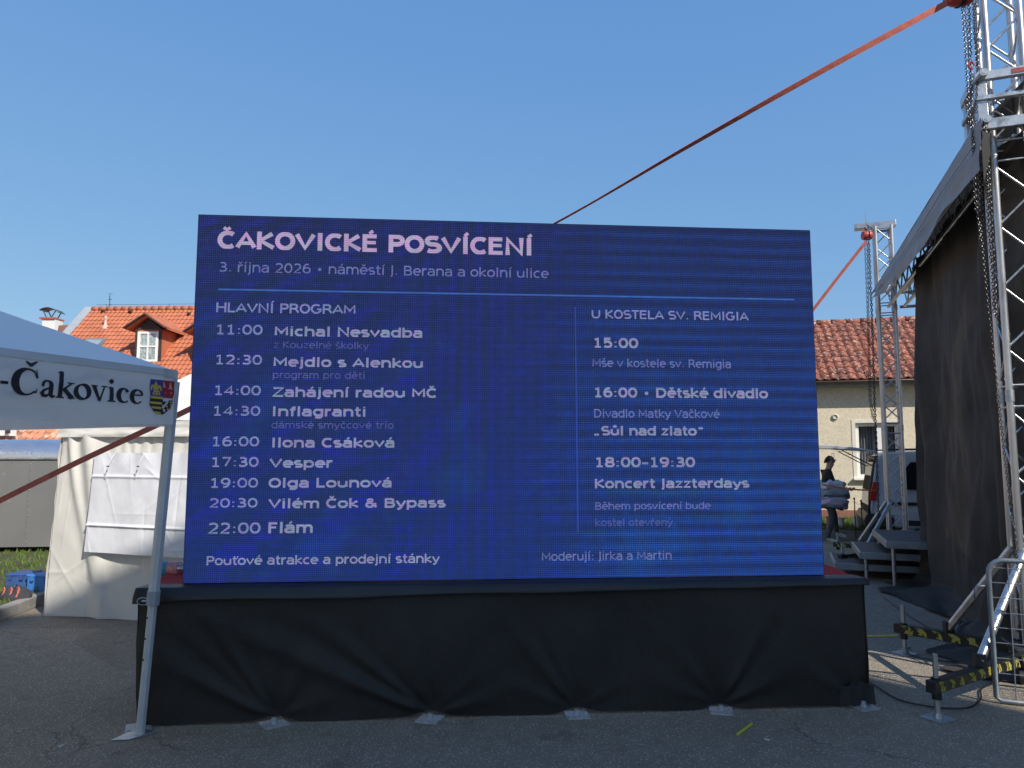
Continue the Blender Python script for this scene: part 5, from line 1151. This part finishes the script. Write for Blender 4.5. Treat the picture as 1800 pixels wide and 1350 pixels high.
strap(spline([(1676, -1, 5.62), (1430, 133, 5.72), (1200, 263, 5.84), (975, 393, 5.96), (660, 556, 6.12), (330, 721, 6.32), (150, 806, 6.44), (0, 880, 6.54), (-200, 982, 6.66), (-330, 1062, 6.72)], 90), .048, lambda s: (0.1 + 1.40 * min(1, s / .30) ** .8) if s < .36 else (1.5 - 1.4 * min(1, (s - .36) / .20)), 'long red ratchet strap running from the bright barrier tower behind the screen to the canopy')
strap(spline([(1523, 424, 11.8), (1432, 541, 12.2), (1330, 680, 12.7), (1220, 830, 13.2), (1118, 968, 13.7)], 30), .055, lambda s: .3, 'short red ratchet strap from the tower behind the stage steps down behind the screen')

# ================================================================ STAGE ROOF, CURTAIN, DECK
def side(t, off=0.0): return FC + (RC - FC) * t - s2 * off
srt = thing('stage_roof', side(.5).xy.to_3d(), 'grey tarpaulin stage roof with hanging side flap above the black curtain', 'stage roof')
TARP = mat('grey_tarpaulin', (.24, .245, .255), .55, 0, .12, 2.5, .35, 9, spec=.4, col2=(.30, .28, .25), thr=(.5, .75, 1.2))
def topz(t): return 4.25
def botz(t): return 3.86 + .02 * sin(t * 17) + .20 * max(0, (t - .40) / .42) ** 1.2
m = MB(); m.grid(lambda a, b: (lambda t: side(t, .30 + .03 * (1 - b) + .05 * fbm((t * 4, b * 1.5, 3), 3) * (1 - b * .7)) + UPV * (botz(t) * (1 - b) + topz(t) * b))(-.08 + .90 * a), 100, 14); m.build('side_flap', TARP, srt, smooth=True)
m = MB(); m.grid(lambda a, b: (lambda t: side(t, .30) + s2 * (12.6 * b) + UPV * (topz(t) + 2.6 * sin(pi * b) ** .8 + .004))(-.03 + .97 * a), 30, 24); m.build('tarpaulin', TARP, srt, smooth=True)  # unseen arch, raised and widened along with the rear cloth for shade
sm = MB(); sm.path([side(-.08 + .90 * k / 40, .352) + UPV * (4.25 * .5 + botz(-.08 + .90 * k / 40) * .5) for k in range(41)], .006, 5); sm.build('flap_seam', mat('tarp_welt', (.36, .36, .37), .5), srt)
er = MB()                                                        # ragged torn end by the near tower
er.grid(lambda a, b: side(-.078 + .01 * a, .30 - .07 * a) + UPV * (4.15 - (.42 - .25 * a) * b + .02 * sin(9 * b)), 8, 10); er.build('torn_corner', mat('black_tarp_lining', (.02, .02, .022), .6), srt, smooth=True)
bt = unit_tube(.026, alu, 12, 'chord'); bbr = unit_tube(.011, alu, 8, 'brace')
A0, A1 = side(.04, -.14), side(.985, -.14)
for dx in (-.12, .12):
    for z in (4.14, 4.38):
        inst('chord', bt, srt, along(A0 + s2 * dx + UPV * z, A1 + s2 * dx + UPV * z))
nb = 26
for k in range(nb):
    a = A0 + (A1 - A0) * (k / nb); b = A0 + (A1 - A0) * ((k + 1) / nb); z0, z1 = (4.14, 4.38) if k % 2 else (4.38, 4.14)
    for dx in (-.12, .12): inst('brace', bbr, srt, along(a + s2 * dx + UPV * z0, b + s2 * dx + UPV * z1))
for z in (4.14, 4.38): inst('chord', bt, srt, along(RC + s2 * .2 + UPV * z, RC + s2 * 8.5 + UPV * z))
for k in range(8):
    inst('brace', bbr, srt, along(RC + s2 * (.3 + k * .5) + UPV * (4.14 if k % 2 else 4.38), RC + s2 * (.8 + k * .5) + UPV * (4.38 if k % 2 else 4.14)))
cur = thing('side_curtain', side(.35).xy.to_3d(), 'tall black side curtain of the stage trailing onto the asphalt', 'curtain')
CURT = mat('black_stage_cloth', (.062, .056, .049), .75, 0, .3, 1.2, .25, 120, spec=.3, col2=(.10, .085, .066), thr=(.45, .75, .8), trans=.10)
def cf(a, b):
    t = -.02 + .68 * a; zt = 4.26
    fold = (.045 * sin(t * 40 + 3.5 * sin(t * 9) + 1.4 * b) * (.4 + abs(sin(t * 5.3 + 1))) + .05 * fbm((t * 9 + b * 1.1, b * .9, 3), 3) + .07 * abs(fbm((t * 5 - b * 1.6, b * 2.2, 6), 3)) + .025 * fbm((t * 22, b * 4, 8), 3)) * 1.7 * (.45 + .55 * b)
    z = zt * (1 - b)
    sp_o = 0.0
    if b > .84: k = (b - .84) / .16; sp_o = .02 + .62 * k * (.60 + .40 * sin(t * 13 + .9)); z = .010 + .09 * (1 - k) ** 3 * (1 + .5 * sin(t * 40)) + .012 * (1 + sin(t * 33 + k * 9))
    else: z = .12 + (zt - .12) * (1 - b / .84)
    sag = -.25 * b * max(0, (a - .93) / .07) * 0
    return side(t + .03 * b * a, -.06 + fold + sp_o) + UPV * z
m = MB(); m.grid(cf, 190, 130); m.build('cloth', CURT, cur, smooth=True)
for k, (a, b) in enumerate(((.0, .66),)):
    m = MB(); m.path([side(a, -.06) + UPV * 4.27, side(b, -.06) + UPV * 4.27], .018, 8); m.build('curtain_rail', alu, cur)
stg = thing('stage_deck', side(.5).xy.to_3d() + s2 * 4, 'dark stage floor and unseen black cloths, added to block light, behind the side curtain', 'stage')
c = side(.5, -.35); q = [side(.05, -.45), side(.05, -.45) + s2 * 12, side(.92, -.45) + s2 * 12, side(.92, -.45)]
MB().prism([p + UPV * .98 for p in q], (0, 0, .10)).build('deck', mat('black_stage_ply', (.03, .028, .026), .7, 0, .2, 5), stg)
BACK = mat('black_backdrop', (.018, .018, .019), .85, 0, .2, 3)
m = MB(); m.grid(lambda a, b: side(.97, -.5) + s2 * (12.0 * a) + s1 * (.04 * sin(a * 190)) + UPV * (.05 + (4.1 + 2.6 * sin(pi * min(1, .06 + .9 * a)) ** .8) * b), 160, 2); m.build('rear_cloth', BACK, stg, smooth=True)  # added out of view, arched and widened to shade the van and man
m = MB(); m.grid(lambda a, b: side(a, -.45) + s2 * 12.0 + s2 * (.04 * sin(a * 90)) + UPV * (.05 + 4.1 * b), 120, 2); m.build('far_side_cloth', BACK, stg, smooth=True)  # added out of view to keep the stage interior dark
m = MB(); m.grid(lambda a, b: side(.05, -.55) + s2 * (7.5 * a) + s1 * (.03 * sin(a * 140)) + UPV * (.02 + .95 * b), 120, 2); m.build('front_skirt', BACK, stg, smooth=True)
lt = R(1798, 549, 8.2); lgt = thing('stage_light', lt, 'small stage lamp glowing blue inside the dark stage', 'stage light')
bl = bpy.data.materials.new('blue_lamp'); bl.use_nodes = True; bl.node_tree.nodes['Principled BSDF'].inputs['Emission Color'].default_value = (.01, .01, .9, 1); bl.node_tree.nodes['Principled BSDF'].inputs['Emission Strength'].default_value = 1.5
MB().lathe([(.07, -.12), (.09, -.05), (.09, .08)], lt, 16, Matrix.Rotation(pi / 2, 3, 'X')).build('can', black_plastic, lgt, smooth='auto')
MB().lathe([(.08, .0), (.075, .004)], lt + Vector((0, -.085, 0)), 16, Matrix.Rotation(pi / 2, 3, 'X')).build('lens', bl, lgt)
MB().tube(lt + UPV * .1, Vector((lt.x, lt.y, 4.3)), .012, 6).build('hanger', dark_steel, lgt)

# ================================================================ MODULAR STEPS
DTOP = mat('deck_ply', (.060, .052, .048), .6, 0, .2, 6, col2=(.10, .085, .075), thr=(.5, .7, 5)); EDG = mat('deck_edge_alu', (.40, .42, .44), .4, .8, .12, 8)
for (pa, z, ln, dp, lab) in (((1561, 951), .60, 1.7, 1.7, 'top modular stage step beside the rear lattice tower'), ((1514, 970), .40, 1.2, 1.35, 'middle modular stage step of dark ply with metal edge'), ((1470, 989), .20, 1.1, 1.25, 'lowest modular stage step lying close to the asphalt')):
    P = G(*pa, z); t_ = thing('stage_step', (P.x, P.y, 0), lab, 'stage step', 'modular stage steps')
    q = [P, P + s2 * ln, P + s2 * ln + s1 * dp, P + s1 * dp]
    MB().prism([p - UPV * .022 for p in q], (0, 0, .02)).build('panel', DTOP, t_)
    for k in range(4):
        a, b = q[k], q[(k + 1) % 4]; nrm = (b - a).cross(UPV).normalized()
        MB().bar(a - UPV * .048 + nrm * .012, b - UPV * .048 + nrm * .012, .024, .09).build('edge_rail', EDG, t_, bevel=.003)
        inst('leg', unit_tube(.024, alu, 12, 'leg'), t_, along(Vector((a.x, a.y, .0)) + (q[(k + 2) % 4] - a).normalized() * .09, a - UPV * .05 + (q[(k + 2) % 4] - a).normalized() * .09))

# ================================================================ WIRE MESH BARRIER
FO = G(1752, 1236); fd = Vector((.90, -.43, 0)).normalized(); fp_ = Plane(FO, fd)
fz = fp_.uv(1740, 984)[1]; FL_ = 2.2
bar_ = thing('barrier', FO + fd * (FL_ / 2), 'galvanised wire mesh barrier panel with rounded corners by the front tower', 'barrier')
GALV = mat('barrier_steel', (.22, .25, .28), .5, .5, .15, 14)
rr = .09; pts = [fp_.at(FL_, .02), fp_.at(.03, .02), fp_.at(0, .04), fp_.at(0, fz - rr)] + [fp_.at(rr - rr * cos(a), fz - rr + rr * sin(a)) for a in [pi / 2 * k / 6 for k in range(1, 7)]] + [fp_.at(FL_, fz)]
MB().path(pts, .017, 10).build('frame', GALV, bar_, smooth=True)
wv = unit_tube(.0035, GALV, 6, 'wire'); k = 0; u = .115
while u < FL_: inst('wire', wv, bar_, along(fp_.at(u, .02, .004), fp_.at(u, fz, .004))); u += .115
v = .10
while v < fz - .03: inst('wire', wv, bar_, along(fp_.at(0, v, -.004), fp_.at(FL_, v, -.004))); v += .102
hk = MB(); hk.path([fp_.px(1733, 1030), fp_.px(1717, 1030), fp_.px(1714, 1036), fp_.px(1714, 1053)], .008, 8); hk.build('coupling_hook', GALV, bar_, smooth=True)

# ================================================================ CABLES, STICK, GRIT
def cable(pts, r, label):
    P = [G(a, b, .008 + r) for a, b in pts]; out = []
    for i in range(len(P) * 8 - 7):
        t = i / 8; k = min(int(t), len(P) - 2); f = t - k; p0, p1, p2, p3 = P[max(k - 1, 0)], P[k], P[k + 1], P[min(k + 2, len(P) - 1)]
        out.append(.5 * ((2 * p1) + (p2 - p0) * f + (2 * p0 - 5 * p1 + 4 * p2 - p3) * f * f + (3 * p1 - p0 - 3 * p2 + p3) * f ** 3))
    return tag(MB().path(out, r, 7).build('power_cable', black_plastic, smooth=True, loc=tuple(out[0])), label, 'cable', 'black cables on the asphalt')
cable([(1500, 1180), (1522, 1194), (1550, 1212), (1578, 1229), (1612, 1238), (1660, 1245), (1705, 1243), (1724, 1228), (1726, 1210), (1760, 1196)], .006, 'black cable curving from the platform skirt round the near outrigger')
cable([(1553, 1049), (1590, 1077), (1640, 1108), (1668, 1130), (1700, 1146), (1740, 1150)], .006, 'black cable running along the trailing edge of the curtain')
cable([(1600, 1138), (1594, 1142), (1603, 1152), (1640, 1160), (1690, 1164), (1720, 1162)], .005, 'short looped black cable between the two taped outriggers')
st0, st1 = G(1296, 1291, .008), G(1322, 1272, .008)
tag(MB().bar(st0, st1, .011, .010).build('plastic_stick', mat('lime_plastic', (.62, .68, .06), .45), loc=tuple(st0)), 'bright yellow-green plastic stick lying on the asphalt', 'stick')
rnd = random.Random(5); gs = MB()
for k in range(700):
    px_, py_ = rnd.uniform(-150, 1950), 1100 + 330 * rnd.random() ** .8
    p = G(px_, py_); 
    if pf.o is not None and -.2 < (p - pf.o).dot(-pf.n) < 1.2 and UL - .1 < (p - pf.o).dot(pf.ex) < UR + .1: continue
    r = rnd.uniform(.0025, .006) * (1.8 if rnd.random() < .05 else 1); vs = [p + Vector((rnd.uniform(.6, 1.2) * r * cos(a + k), rnd.uniform(.6, 1.2) * r * sin(a + k), 0)) for a in (0, 1.57, 3.14, 4.71)]
    gs.add(vs + [p + UPV * r * .9], [(0, 1, 4), (1, 2, 4), (2, 3, 4), (3, 0, 4)])
stuff(tag(gs.build('loose_grit', mat('pale_grit', (.36, .35, .33), .8, 0, .4, 3)), 'pale grit scattered over the asphalt', 'grit'))
for k, (a, b, c_) in enumerate(((34, 1286, (.42, .36, .25)), (108, 1311, (.62, .62, .58)), (1222 * .3667 + 900, 1300, (.6, .6, .6)))):
    p = G(a, b, .006); an_ = .4 + k
    tag(MB().bar(p - Vector((cos(an_), sin(an_), 0)) * .016, p + Vector((cos(an_), sin(an_), 0)) * .016, .012, .006).build('litter_scrap', mat('scrap_%d' % k, c_, .8), loc=tuple(p)), ('dry leaf scrap on the asphalt near the canopy', 'small white paper scrap on the asphalt near the canopy foot', 'pale crumb of litter on the asphalt near the yellow stick')[k], 'litter')

# ================================================================ ADDED LOUDSPEAKER WING (unseen right of the frame, shades the asphalt by the tower)
w0 = Vector((6.0, 3.4, 0)); wdir = Vector((.79, .61, 0)); wnn = Vector((-wdir.y, wdir.x, 0))
pa = thing('shade_speaker_stack', w0 + wdir * .8, 'tall black loudspeaker stack added out of view right of the tower to shade the asphalt', 'loudspeaker')
for k in range(6):
    z0 = .1 + k * .92
    cb = MB(); cb.prism([w0 + UPV * z0, w0 + wdir * 1.6 + UPV * z0, w0 + wdir * 1.6 + wnn * .7 + UPV * z0, w0 + wnn * .7 + UPV * z0], (0, 0, .90)); ob = cb.build('cabinet', black_plastic, pa, bevel=.02)
    MB().prism([w0 + wdir * .06 - wnn * .012 + UPV * (z0 + .06), w0 + wdir * 1.54 - wnn * .012 + UPV * (z0 + .06), w0 + wdir * 1.54 - wnn * .002 + UPV * (z0 + .06), w0 + wdir * .06 - wnn * .002 + UPV * (z0 + .06)], (0, 0, .78)).build('grille', dark_steel, ob)
MB().prism([w0 - wnn * .05, w0 + wdir * 1.6 - wnn * .05, w0 + wdir * 1.6 + wnn * .75, w0 + wnn * .75], (0, 0, .1)).build('pallet', black_plastic, pa)
# ================================================================ VAN WITH RAISED TAILGATE
va = Vector((.94, -.34, 0)).normalized(); vs_ = Vector((va.y, -va.x, 0))     # axis to the front, side normal toward the viewer
V0 = R(1532, 930, 14.4); V0.z = 0; VP_ = Plane(V0, va)
van = thing('parked_van', V0 + va * 2.1, 'white minivan with raised tailgate parked behind the stage steps', 'van')
VW = mat('white_van_paint', (.44, .46, .48), .25, 0, .04, 2, spec=.6); VGL = mat('van_dark_glass', (.012, .013, .015), .08, 0, .1, 2); VB = mat('van_black_trim', (.018, .018, .02), .5)
HV = 1.80; WV = 1.72
prof = [(.02, .36), (.0, .75), (.03, 1.05), (.12, 1.55), (.20, 1.72), (.34, 1.79), (1.2, 1.82), (2.4, 1.80), (2.75, 1.70), (3.35, 1.16), (4.15, .98), (4.32, .75), (4.32, .36)]
def vsec(y):                                                     # tumblehome: narrower toward the roof
    return .0 if y < 1.0 else .14 * ((y - 1.0) / .8) ** 1.4
b = MB(); n = len(prof)
L_ = [VP_.at(u, v, -vsec(v)) for u, v in prof]; Rr = [VP_.at(u, v, -WV + vsec(v)) for u, v in prof]
b.add(L_ + Rr, [tuple(range(n))[::-1], tuple(range(n, 2 * n))] + [(i, i + 1, n + i + 1, n + i) for i in range(1, n - 1)] + [(n - 1, 0, n, 2 * n - 1)])
b.build('body', VW, van, bevel=.035)
op_ = MB(); o4 = [(.012, .62), (.045, 1.10), (.14, 1.56), (.185, 1.68)]
op_.add([VP_.at(u - .012, v, -.10 - vsec(v)) for u, v in o4] + [VP_.at(u - .012, v, -WV + .10 + vsec(v)) for u, v in o4], [(i, i + 1, 4 + i + 1, 4 + i) for i in range(3)]); op_.build('cargo_shade_sheet', mat('cargo_shade', (.012, .012, .013), .9), van)  # dark sheet on the closed body, stands in for the shaded interior
fr = MB(); fr.path([VP_.at(u - .02, v, -.06 - vsec(v)) for u, v in [(.012, .60), (.03, .95)] + o4[1:]] + [VP_.at(.17, 1.69, -WV + .2)], .035, 6); fr.build('door_seal', VB, van, smooth=True)
def spanel(name, pts, m, d=.006, par=None): return MB().prism([VP_.at(u, v, d - vsec(v)) for u, v in pts], tuple(-VP_.n * .004)).build(name, m, par or van)
spanel('side_window', [(.62, 1.08), (1.50, 1.06), (1.50, 1.58), (.74, 1.60), (.62, 1.45)], VGL); spanel('side_window', [(1.60, 1.06), (2.40, 1.05), (2.40, 1.57), (1.60, 1.58)], VGL)
spanel('door_gap', [(1.545, .45), (1.557, .45), (1.557, 1.66), (1.545, 1.66)], VB); spanel('sill_trim', [(.55, .40), (3.4, .40), (3.4, .50), (.55, .50)], VB); spanel('rub_strip', [(.30, .78), (1.5, .78), (1.5, .84), (.30, .84)], VB)
TL = mat('tail_light_red', (.45, .015, .015), .15); b = MB(); b.prism([VP_.at(u, v, .012) for u, v in ((-.02, .86), (.10, .86), (.16, 1.20), (.06, 1.22))], tuple(-VP_.n * .14)); b.build('tail_light', TL, van, bevel=.012)
b = MB(); b.prism([VP_.at(u, v, .02) for u, v in ((-.10, .36), (.40, .34), (.40, .60), (-.06, .62), (-.12, .50))], tuple(-VP_.n * (WV + .04))); b.build('rear_bumper', VB, van, bevel=.02)
for u in (.78, 3.42):
    w = MB(); c = VP_.at(u, .31, -.12); MRo = Matrix.Rotation(atan2(va.y, va.x), 3, 'Z') @ Matrix.Rotation(pi / 2, 3, 'X'); w.lathe([(.20, -.10), (.29, -.09), (.31, -.05), (.31, .07), (.28, .10), (.20, .10)], c, 26, MRo); wo = w.build('wheel', black_plastic, van, smooth='auto')
    MB().lathe([(.05, .10), (.19, .105), (.195, .09)], c, 20, MRo).build('rim', steel, wo, smooth='auto')
b = MB(); b.path([VP_.at(.30, 1.84, -.20), VP_.at(2.3, 1.86, -.20)], .018, 6); b.path([VP_.at(.30, 1.84, -WV + .2), VP_.at(2.3, 1.86, -WV + .2)], .018, 6); b.build('roof_rail', VB, van)
# tailgate held open, hinge at the roof edge
h0 = VP_.at(.17, 1.80, -.12); h1 = VP_.at(.17, 1.80, -WV + .12); tgp = [(0, .0, .02), (-.35, .055, .05), (-.75, .09, .07), (-1.15, .105, .07), (-1.42, .07, .04)]
b = MB(); vs = []
for du, dz, th in tgp:
    for s_ in (0, 1): 
        base_ = (h0 if s_ == 0 else h1) + va * du + UPV * dz; vs += [base_ + UPV * th / 2, base_ - UPV * th / 2]
b.add(vs, [f for i in range(4) for f in ((4 * i, 4 * i + 4, 4 * i + 6, 4 * i + 2), (4 * i + 1, 4 * i + 3, 4 * i + 7, 4 * i + 5), (4 * i, 4 * i + 1, 4 * i + 5, 4 * i + 4), (4 * i + 2, 4 * i + 6, 4 * i + 7, 4 * i + 3))] + [(0, 2, 3, 1), (16, 17, 19, 18)])
tg = b.build('tailgate', VW, van, bevel=.012)
b = MB(); b.add([(h0 if s_ == 0 else h1) + va * du + UPV * (dz - .06) + VP_.n * (-.10 if s_ == 0 else .10) for du, dz in ((-.12, .03), (-.75, .085), (-.75, .085), (-.12, .03)) for s_ in ((0,) if du > -9 else ())][:2] + [h1 + va * du + UPV * (dz - .06) + VP_.n * .10 for du, dz in ((-.75, .085), (-.12, .03))], [(0, 1, 2, 3)]); b.build('rear_window', VGL, tg)
for s_ in (h0 - VP_.n * .05, h1 + VP_.n * .05): MB().tube(s_ + va * -.62 + UPV * .03, s_ + va * -.04 - UPV * .30, .011, 7).build('gas_strut', VB, tg)
b = MB(); p = R(1464, 795, 14.4); b.path([p + Vector((.025 * sin(a) * (1.2 + cos(a)) * .6, 0, -.11 + .10 * cos(a))) for a in [2 * pi * k / 16 for k in range(16)]], .004, 5, closed=True); b.build('pull_loop', VB, tg)

# ================================================================ MAN WITH SACKS
def skin(name, V, E, rad, root=0, sub=2):
    me = bpy.data.meshes.new(name); me.from_pydata(V, E, []); o = bpy.data.objects.new(name + '_tmp', me); COL.objects.link(o)
    m = o.modifiers.new('s', 'SKIN'); o.modifiers.new('d', 'SUBSURF').levels = sub; m.use_smooth_shade = True
    for i, r in enumerate(rad):
        sv = me.skin_vertices[0].data[i]; sv.radius = (r if isinstance(r, tuple) else (r, r)); sv.use_root = (i == root)
    dg = bpy.context.evaluated_depsgraph_get(); out = bpy.data.meshes.new_from_object(o.evaluated_get(dg)); bpy.data.objects.remove(o); return out
PX = R(1458, 954, 14.9); PX.z = 0
man = thing('person', PX, 'man in black T-shirt, grey trousers and sunglasses carrying sacks beside the van', 'person')
V = [(0, 0, .96), (-.01, 0, 1.14), (.01, 0, 1.32), (.03, 0, 1.43), (.055, 0, 1.50), (.075, 0, 1.555), (.085, 0, 1.62), (.075, 0, 1.685),      # 0-7 trunk, neck, head
     (.0, -.17, 1.39), (.07, -.225, 1.14), (.30, -.16, 1.06), (.40, -.11, 1.06),                                                        # 8-11 near arm
     (.0, .17, 1.39), (.07, .225, 1.14), (.30, .16, 1.06), (.40, .11, 1.06),                                                            # 12-15 far arm
     (.0, -.09, .90), (.05, -.10, .50), (-.06, -.10, .10), (.05, -.10, .045), (.13, -.10, .035),                                        # 16-20 near leg
     (.0, .09, .90), (.15, .10, .52), (.17, .10, .20), (.28, .10, .135), (.36, .10, .125),                                              # 21-25 far leg
     (.17, 0, 1.60), (.13, 0, 1.565)]                                                                                                   # 26 nose, 27 chin
E = [(0, 1), (1, 2), (2, 3), (3, 4), (4, 5), (5, 6), (6, 7), (2, 8), (8, 9), (9, 10), (10, 11), (2, 12), (12, 13), (13, 14), (14, 15), (0, 16), (16, 17), (17, 18), (18, 19), (19, 20), (0, 21), (21, 22), (22, 23), (23, 24), (24, 25), (6, 26), (5, 27)]
rad = [(.15, .11), (.145, .105), (.165, .12), (.075, .07), (.055, .055), (.07, .07), (.085, .095), (.06, .07), (.07, .07), (.048, .048), (.036, .036), (.022, .03),
       (.07, .07), (.048, .048), (.036, .036), (.022, .03), (.10, .10), (.066, .066), (.045, .045), (.042, .042), (.032, .038), (.10, .10), (.066, .066), (.045, .045), (.042, .042), (.032, .038), (.014, .014), (.035, .035)]
me = skin('body', V, E, rad)
SKN = mat('skin', (.46, .27, .19), .5, 0, .08, 8); SHT = mat('black_tshirt', (.012, .012, .013), .8, 0, .2, 6); TRS = mat('grey_trousers', (.075, .075, .082), .8, 0, .15, 9); SHO = mat('white_trainers', (.72, .72, .72), .5)
for mm in (SKN, SHT, TRS, SHO): me.materials.append(mm)
for p in me.polygons:
    c = p.center; far = c.y > 0
    foot = (c.z < .105 and not (c.x > .14)) or (c.x > .12 and c.z < .195 and c.y > .02)
    p.material_index = 3 if foot else (2 if c.z < .97 else (0 if (c.z > 1.455 or (c.x > .10 and c.z < 1.16) or (abs(c.y) > .15 and c.z < 1.22)) else 1)); p.use_smooth = True
bo = bpy.data.objects.new('body', me); COL.objects.link(bo); bo.parent = man; ORG[bo] = PX; bo.rotation_euler = (0, 0, -.12)
hr = MB(); hr.grid(lambda a, b: PX + Vector((.072 + .100 * sin(pi * .5 * b) * cos(2 * pi * a) - .012, .088 * sin(pi * .5 * b) * sin(2 * pi * a), 1.64 + .085 * cos(pi * .5 * b) - (.07 * max(0, -cos(2 * pi * a)) * b) + .006 * fbm((a * 20, b * 9, 1), 2))), 24, 8); hr.build('hair', mat('dark_hair', (.012, .010, .009), .7, 0, .3, 40), man, smooth=True)
gls = MB()
for s_ in (-1, 1): gls.box(PX + Vector((.168, s_ * .034, 1.632)), (.008, .05, .032)); gls.tube(PX + Vector((.165, s_ * .062, 1.638)), PX + Vector((.07, s_ * .088, 1.640)), .004, 5)
gls.build('sunglasses', black_plastic, man)
er = MB()
for s_ in (-1, 1): er.lathe([(.004, -.012), (.022, -.004), (.026, .006), (.012, .010)], PX + Vector((.075, s_ * .088, 1.615)), 10, Matrix.Rotation(pi / 2, 3, 'X'))
er.build('ear', SKN, man, smooth=True)
for s_ in (-1, 1):                                               # hands curled round the sacks
    hV = [(0, 0, 0), (.05, -.010 * s_, -.004)]; hE = [(0, 1)]; hR = [(.024, .034), (.018, .040)]
    for f in range(4):
        i = len(hV); y = (-.030 + .020 * f) ; L = (.075, .085, .08, .062)[f]
        hV += [(.072, y, -.004), (.072 + L * .45, y - s_ * .006, .012), (.072 + L * .7, y - s_ * .012, .038)]; hE += [(1, i), (i, i + 1), (i + 1, i + 2)]; hR += [.0098, .009, .008]
    i = len(hV); hV += [(.03, -s_ * -.035, .012), (.055, -s_ * -.05, .03), (.08, -s_ * -.045, .045)]; hE += [(0, i), (i, i + 1), (i + 1, i + 2)]; hR += [.011, .010, .009]
    hm = skin('hand', hV, hE, hR, sub=1); hm.materials.append(SKN); ho = bpy.data.objects.new('hand', hm); COL.objects.link(ho); ho.parent = man
    ho.location = (.385, s_ * .125 - (.05 if s_ < 0 else .05) * 0 , 1.055); ho.rotation_euler = (0, 0, -s_ * .3); ORG[ho] = PX
def sack(px0, px1, py0, py1, m, label, seed, Y, flat=.6, name='sack'):
    c = R((px0 + px1) / 2, (py0 + py1) / 2, Y); wx = (px1 - px0) / FPX * Y / 2; hz = (py1 - py0) / FPX * Y / 2
    b = MB(); b.grid(lambda a, q: (lambda th, ph: c + Vector((wx * (abs(cos(th)) ** .6 * (1 if cos(th) > 0 else -1)) * sin(ph) ** .5, .24 * sin(th) * sin(ph) ** .6, hz * (abs(cos(ph)) ** flat) * (1 if cos(ph) > 0 else -1))) * (1) + Vector((.05 * fbm((a * 5, q * 6, seed + 9), 3), .03 * fbm((a * 6, q * 5, seed + 4), 2), .05 * fbm((a * 9, q * 4, seed), 4) - .03 * cos(a * 12.6))))(2 * pi * a, pi * (.002 + .996 * q)), 64, 30)
    o = b.build(name, m, loc=(c.x, c.y, c.z - hz), smooth=True); return tag(o, label, 'sack', 'sacks held by the man')
sack(1443, 1481, 845, 861, mat('pale_sheet', (.50, .54, .58), .6, 0, .1, 8, .4, 18), 'pale grey folded sack on top of the armful held by the man', 1, 14.85)
sack(1440, 1490, 857, 875, mat('grey_sacking', (.30, .32, .34), .65, 0, .25, 14, .6, 26), 'grey crumpled sack in the middle of the armful held by the man', 2, 14.85)
sack(1440, 1489, 872, 892, mat('lavender_bag', (.44, .42, .52), .45, 0, .1, 10, .4, 18, col2=(.62, .28, .42), thr=(.56, .64, 7)), 'lavender plastic sack with pink print at the bottom of the armful', 3, 14.85)
sp0, sp1 = R(1446, 852, 14.6), R(1543, 862, 14.3)
m = MB(); pts = [sp0 + (sp1 - sp0) * (k / 14) + UPV * (-.03 * sin(pi * k / 14)) for k in range(15)]; m.add([q + UPV * s_ * .014 for q in pts for s_ in (-1, 1)], [(2 * k, 2 * k + 1, 2 * k + 3, 2 * k + 2) for k in range(14)])
tag(m.build('barrier_tape', mat('orange_red_tape', (.55, .12, .06), .5), loc=tuple(sp0), thick=.003), 'thin orange-red tape stretched from the sacks to the van corner', 'tape')
for k, (xa, ya, xb, yb) in enumerate(((1504, 878, 1505, 952), (1518, 882, 1517, 958))):
    p0 = G(xb, yb); tpz = R(xa, ya, p0.y); t_ = thing('metal_stake', p0, ('thin black stake standing beside the white bucket, left of its twin', 'thin black stake with a string tied to its twin, nearer the van')[k], 'stake', 'pair of black stakes')
    MB().tube(p0, Vector((p0.x, p0.y, tpz.z)), .011, 7).build('shaft', dark_steel, t_); MB().lathe([(.012, 0), (.022, .01), (.02, .03), (.004, .04)], Vector((p0.x, p0.y, tpz.z)), 8).build('knob', dark_steel, t_)
    MB().lathe([(.08, 0), (.08, .012), (.02, .02)], p0, 14).build('base', dark_steel, t_)
    if k == 0: keep = Vector((p0.x, p0.y, tpz.z - .03))
    else:
        e_ = Vector((p0.x, p0.y, tpz.z - .03)); MB().path([keep + (e_ - keep) * (i / 10) - UPV * (.04 * sin(pi * i / 10)) for i in range(11)], .004, 5).build('string', mat('pale_string', (.35, .33, .3), .8), t_)
def bucket(px0, px1, py0, py1, m, label, Y):
    b_ = R((px0 + px1) / 2, py1, Y); b_.z = .2; r = (px1 - px0) / 2 / FPX * Y; h = (py1 - py0) / FPX * Y
    t_ = thing('bucket', b_, label, 'bucket', 'plastic buckets on the grass')
    MB().lathe([(r * .78, 0), (r * .98, h), (r * 1.06, h), (r * 1.06, h * .92), (r * .98, h * .9)], b_, 18).build('tub', m, t_, smooth='auto'); MB().path([b_ + Vector((r * cos(a), 0, h * .9 - r * .9 * sin(a))) for a in [pi * k / 8 for k in range(9)]], .005, 5).build('handle', steel, t_)
bucket(1500, 1515, 912, 932, white_paint, 'white plastic bucket on the grass beside the black stakes', 15.9); bucket(1474, 1485, 912, 930, mat('white_tub', (.70, .70, .68), .5), 'small white tub on the grass behind the leg of the man', 15.9); bucket(1453, 1462, 911, 931, mat('pink_plastic', (.65, .16, .24), .45), 'pink plastic tub on the grass by the man', 15.9)
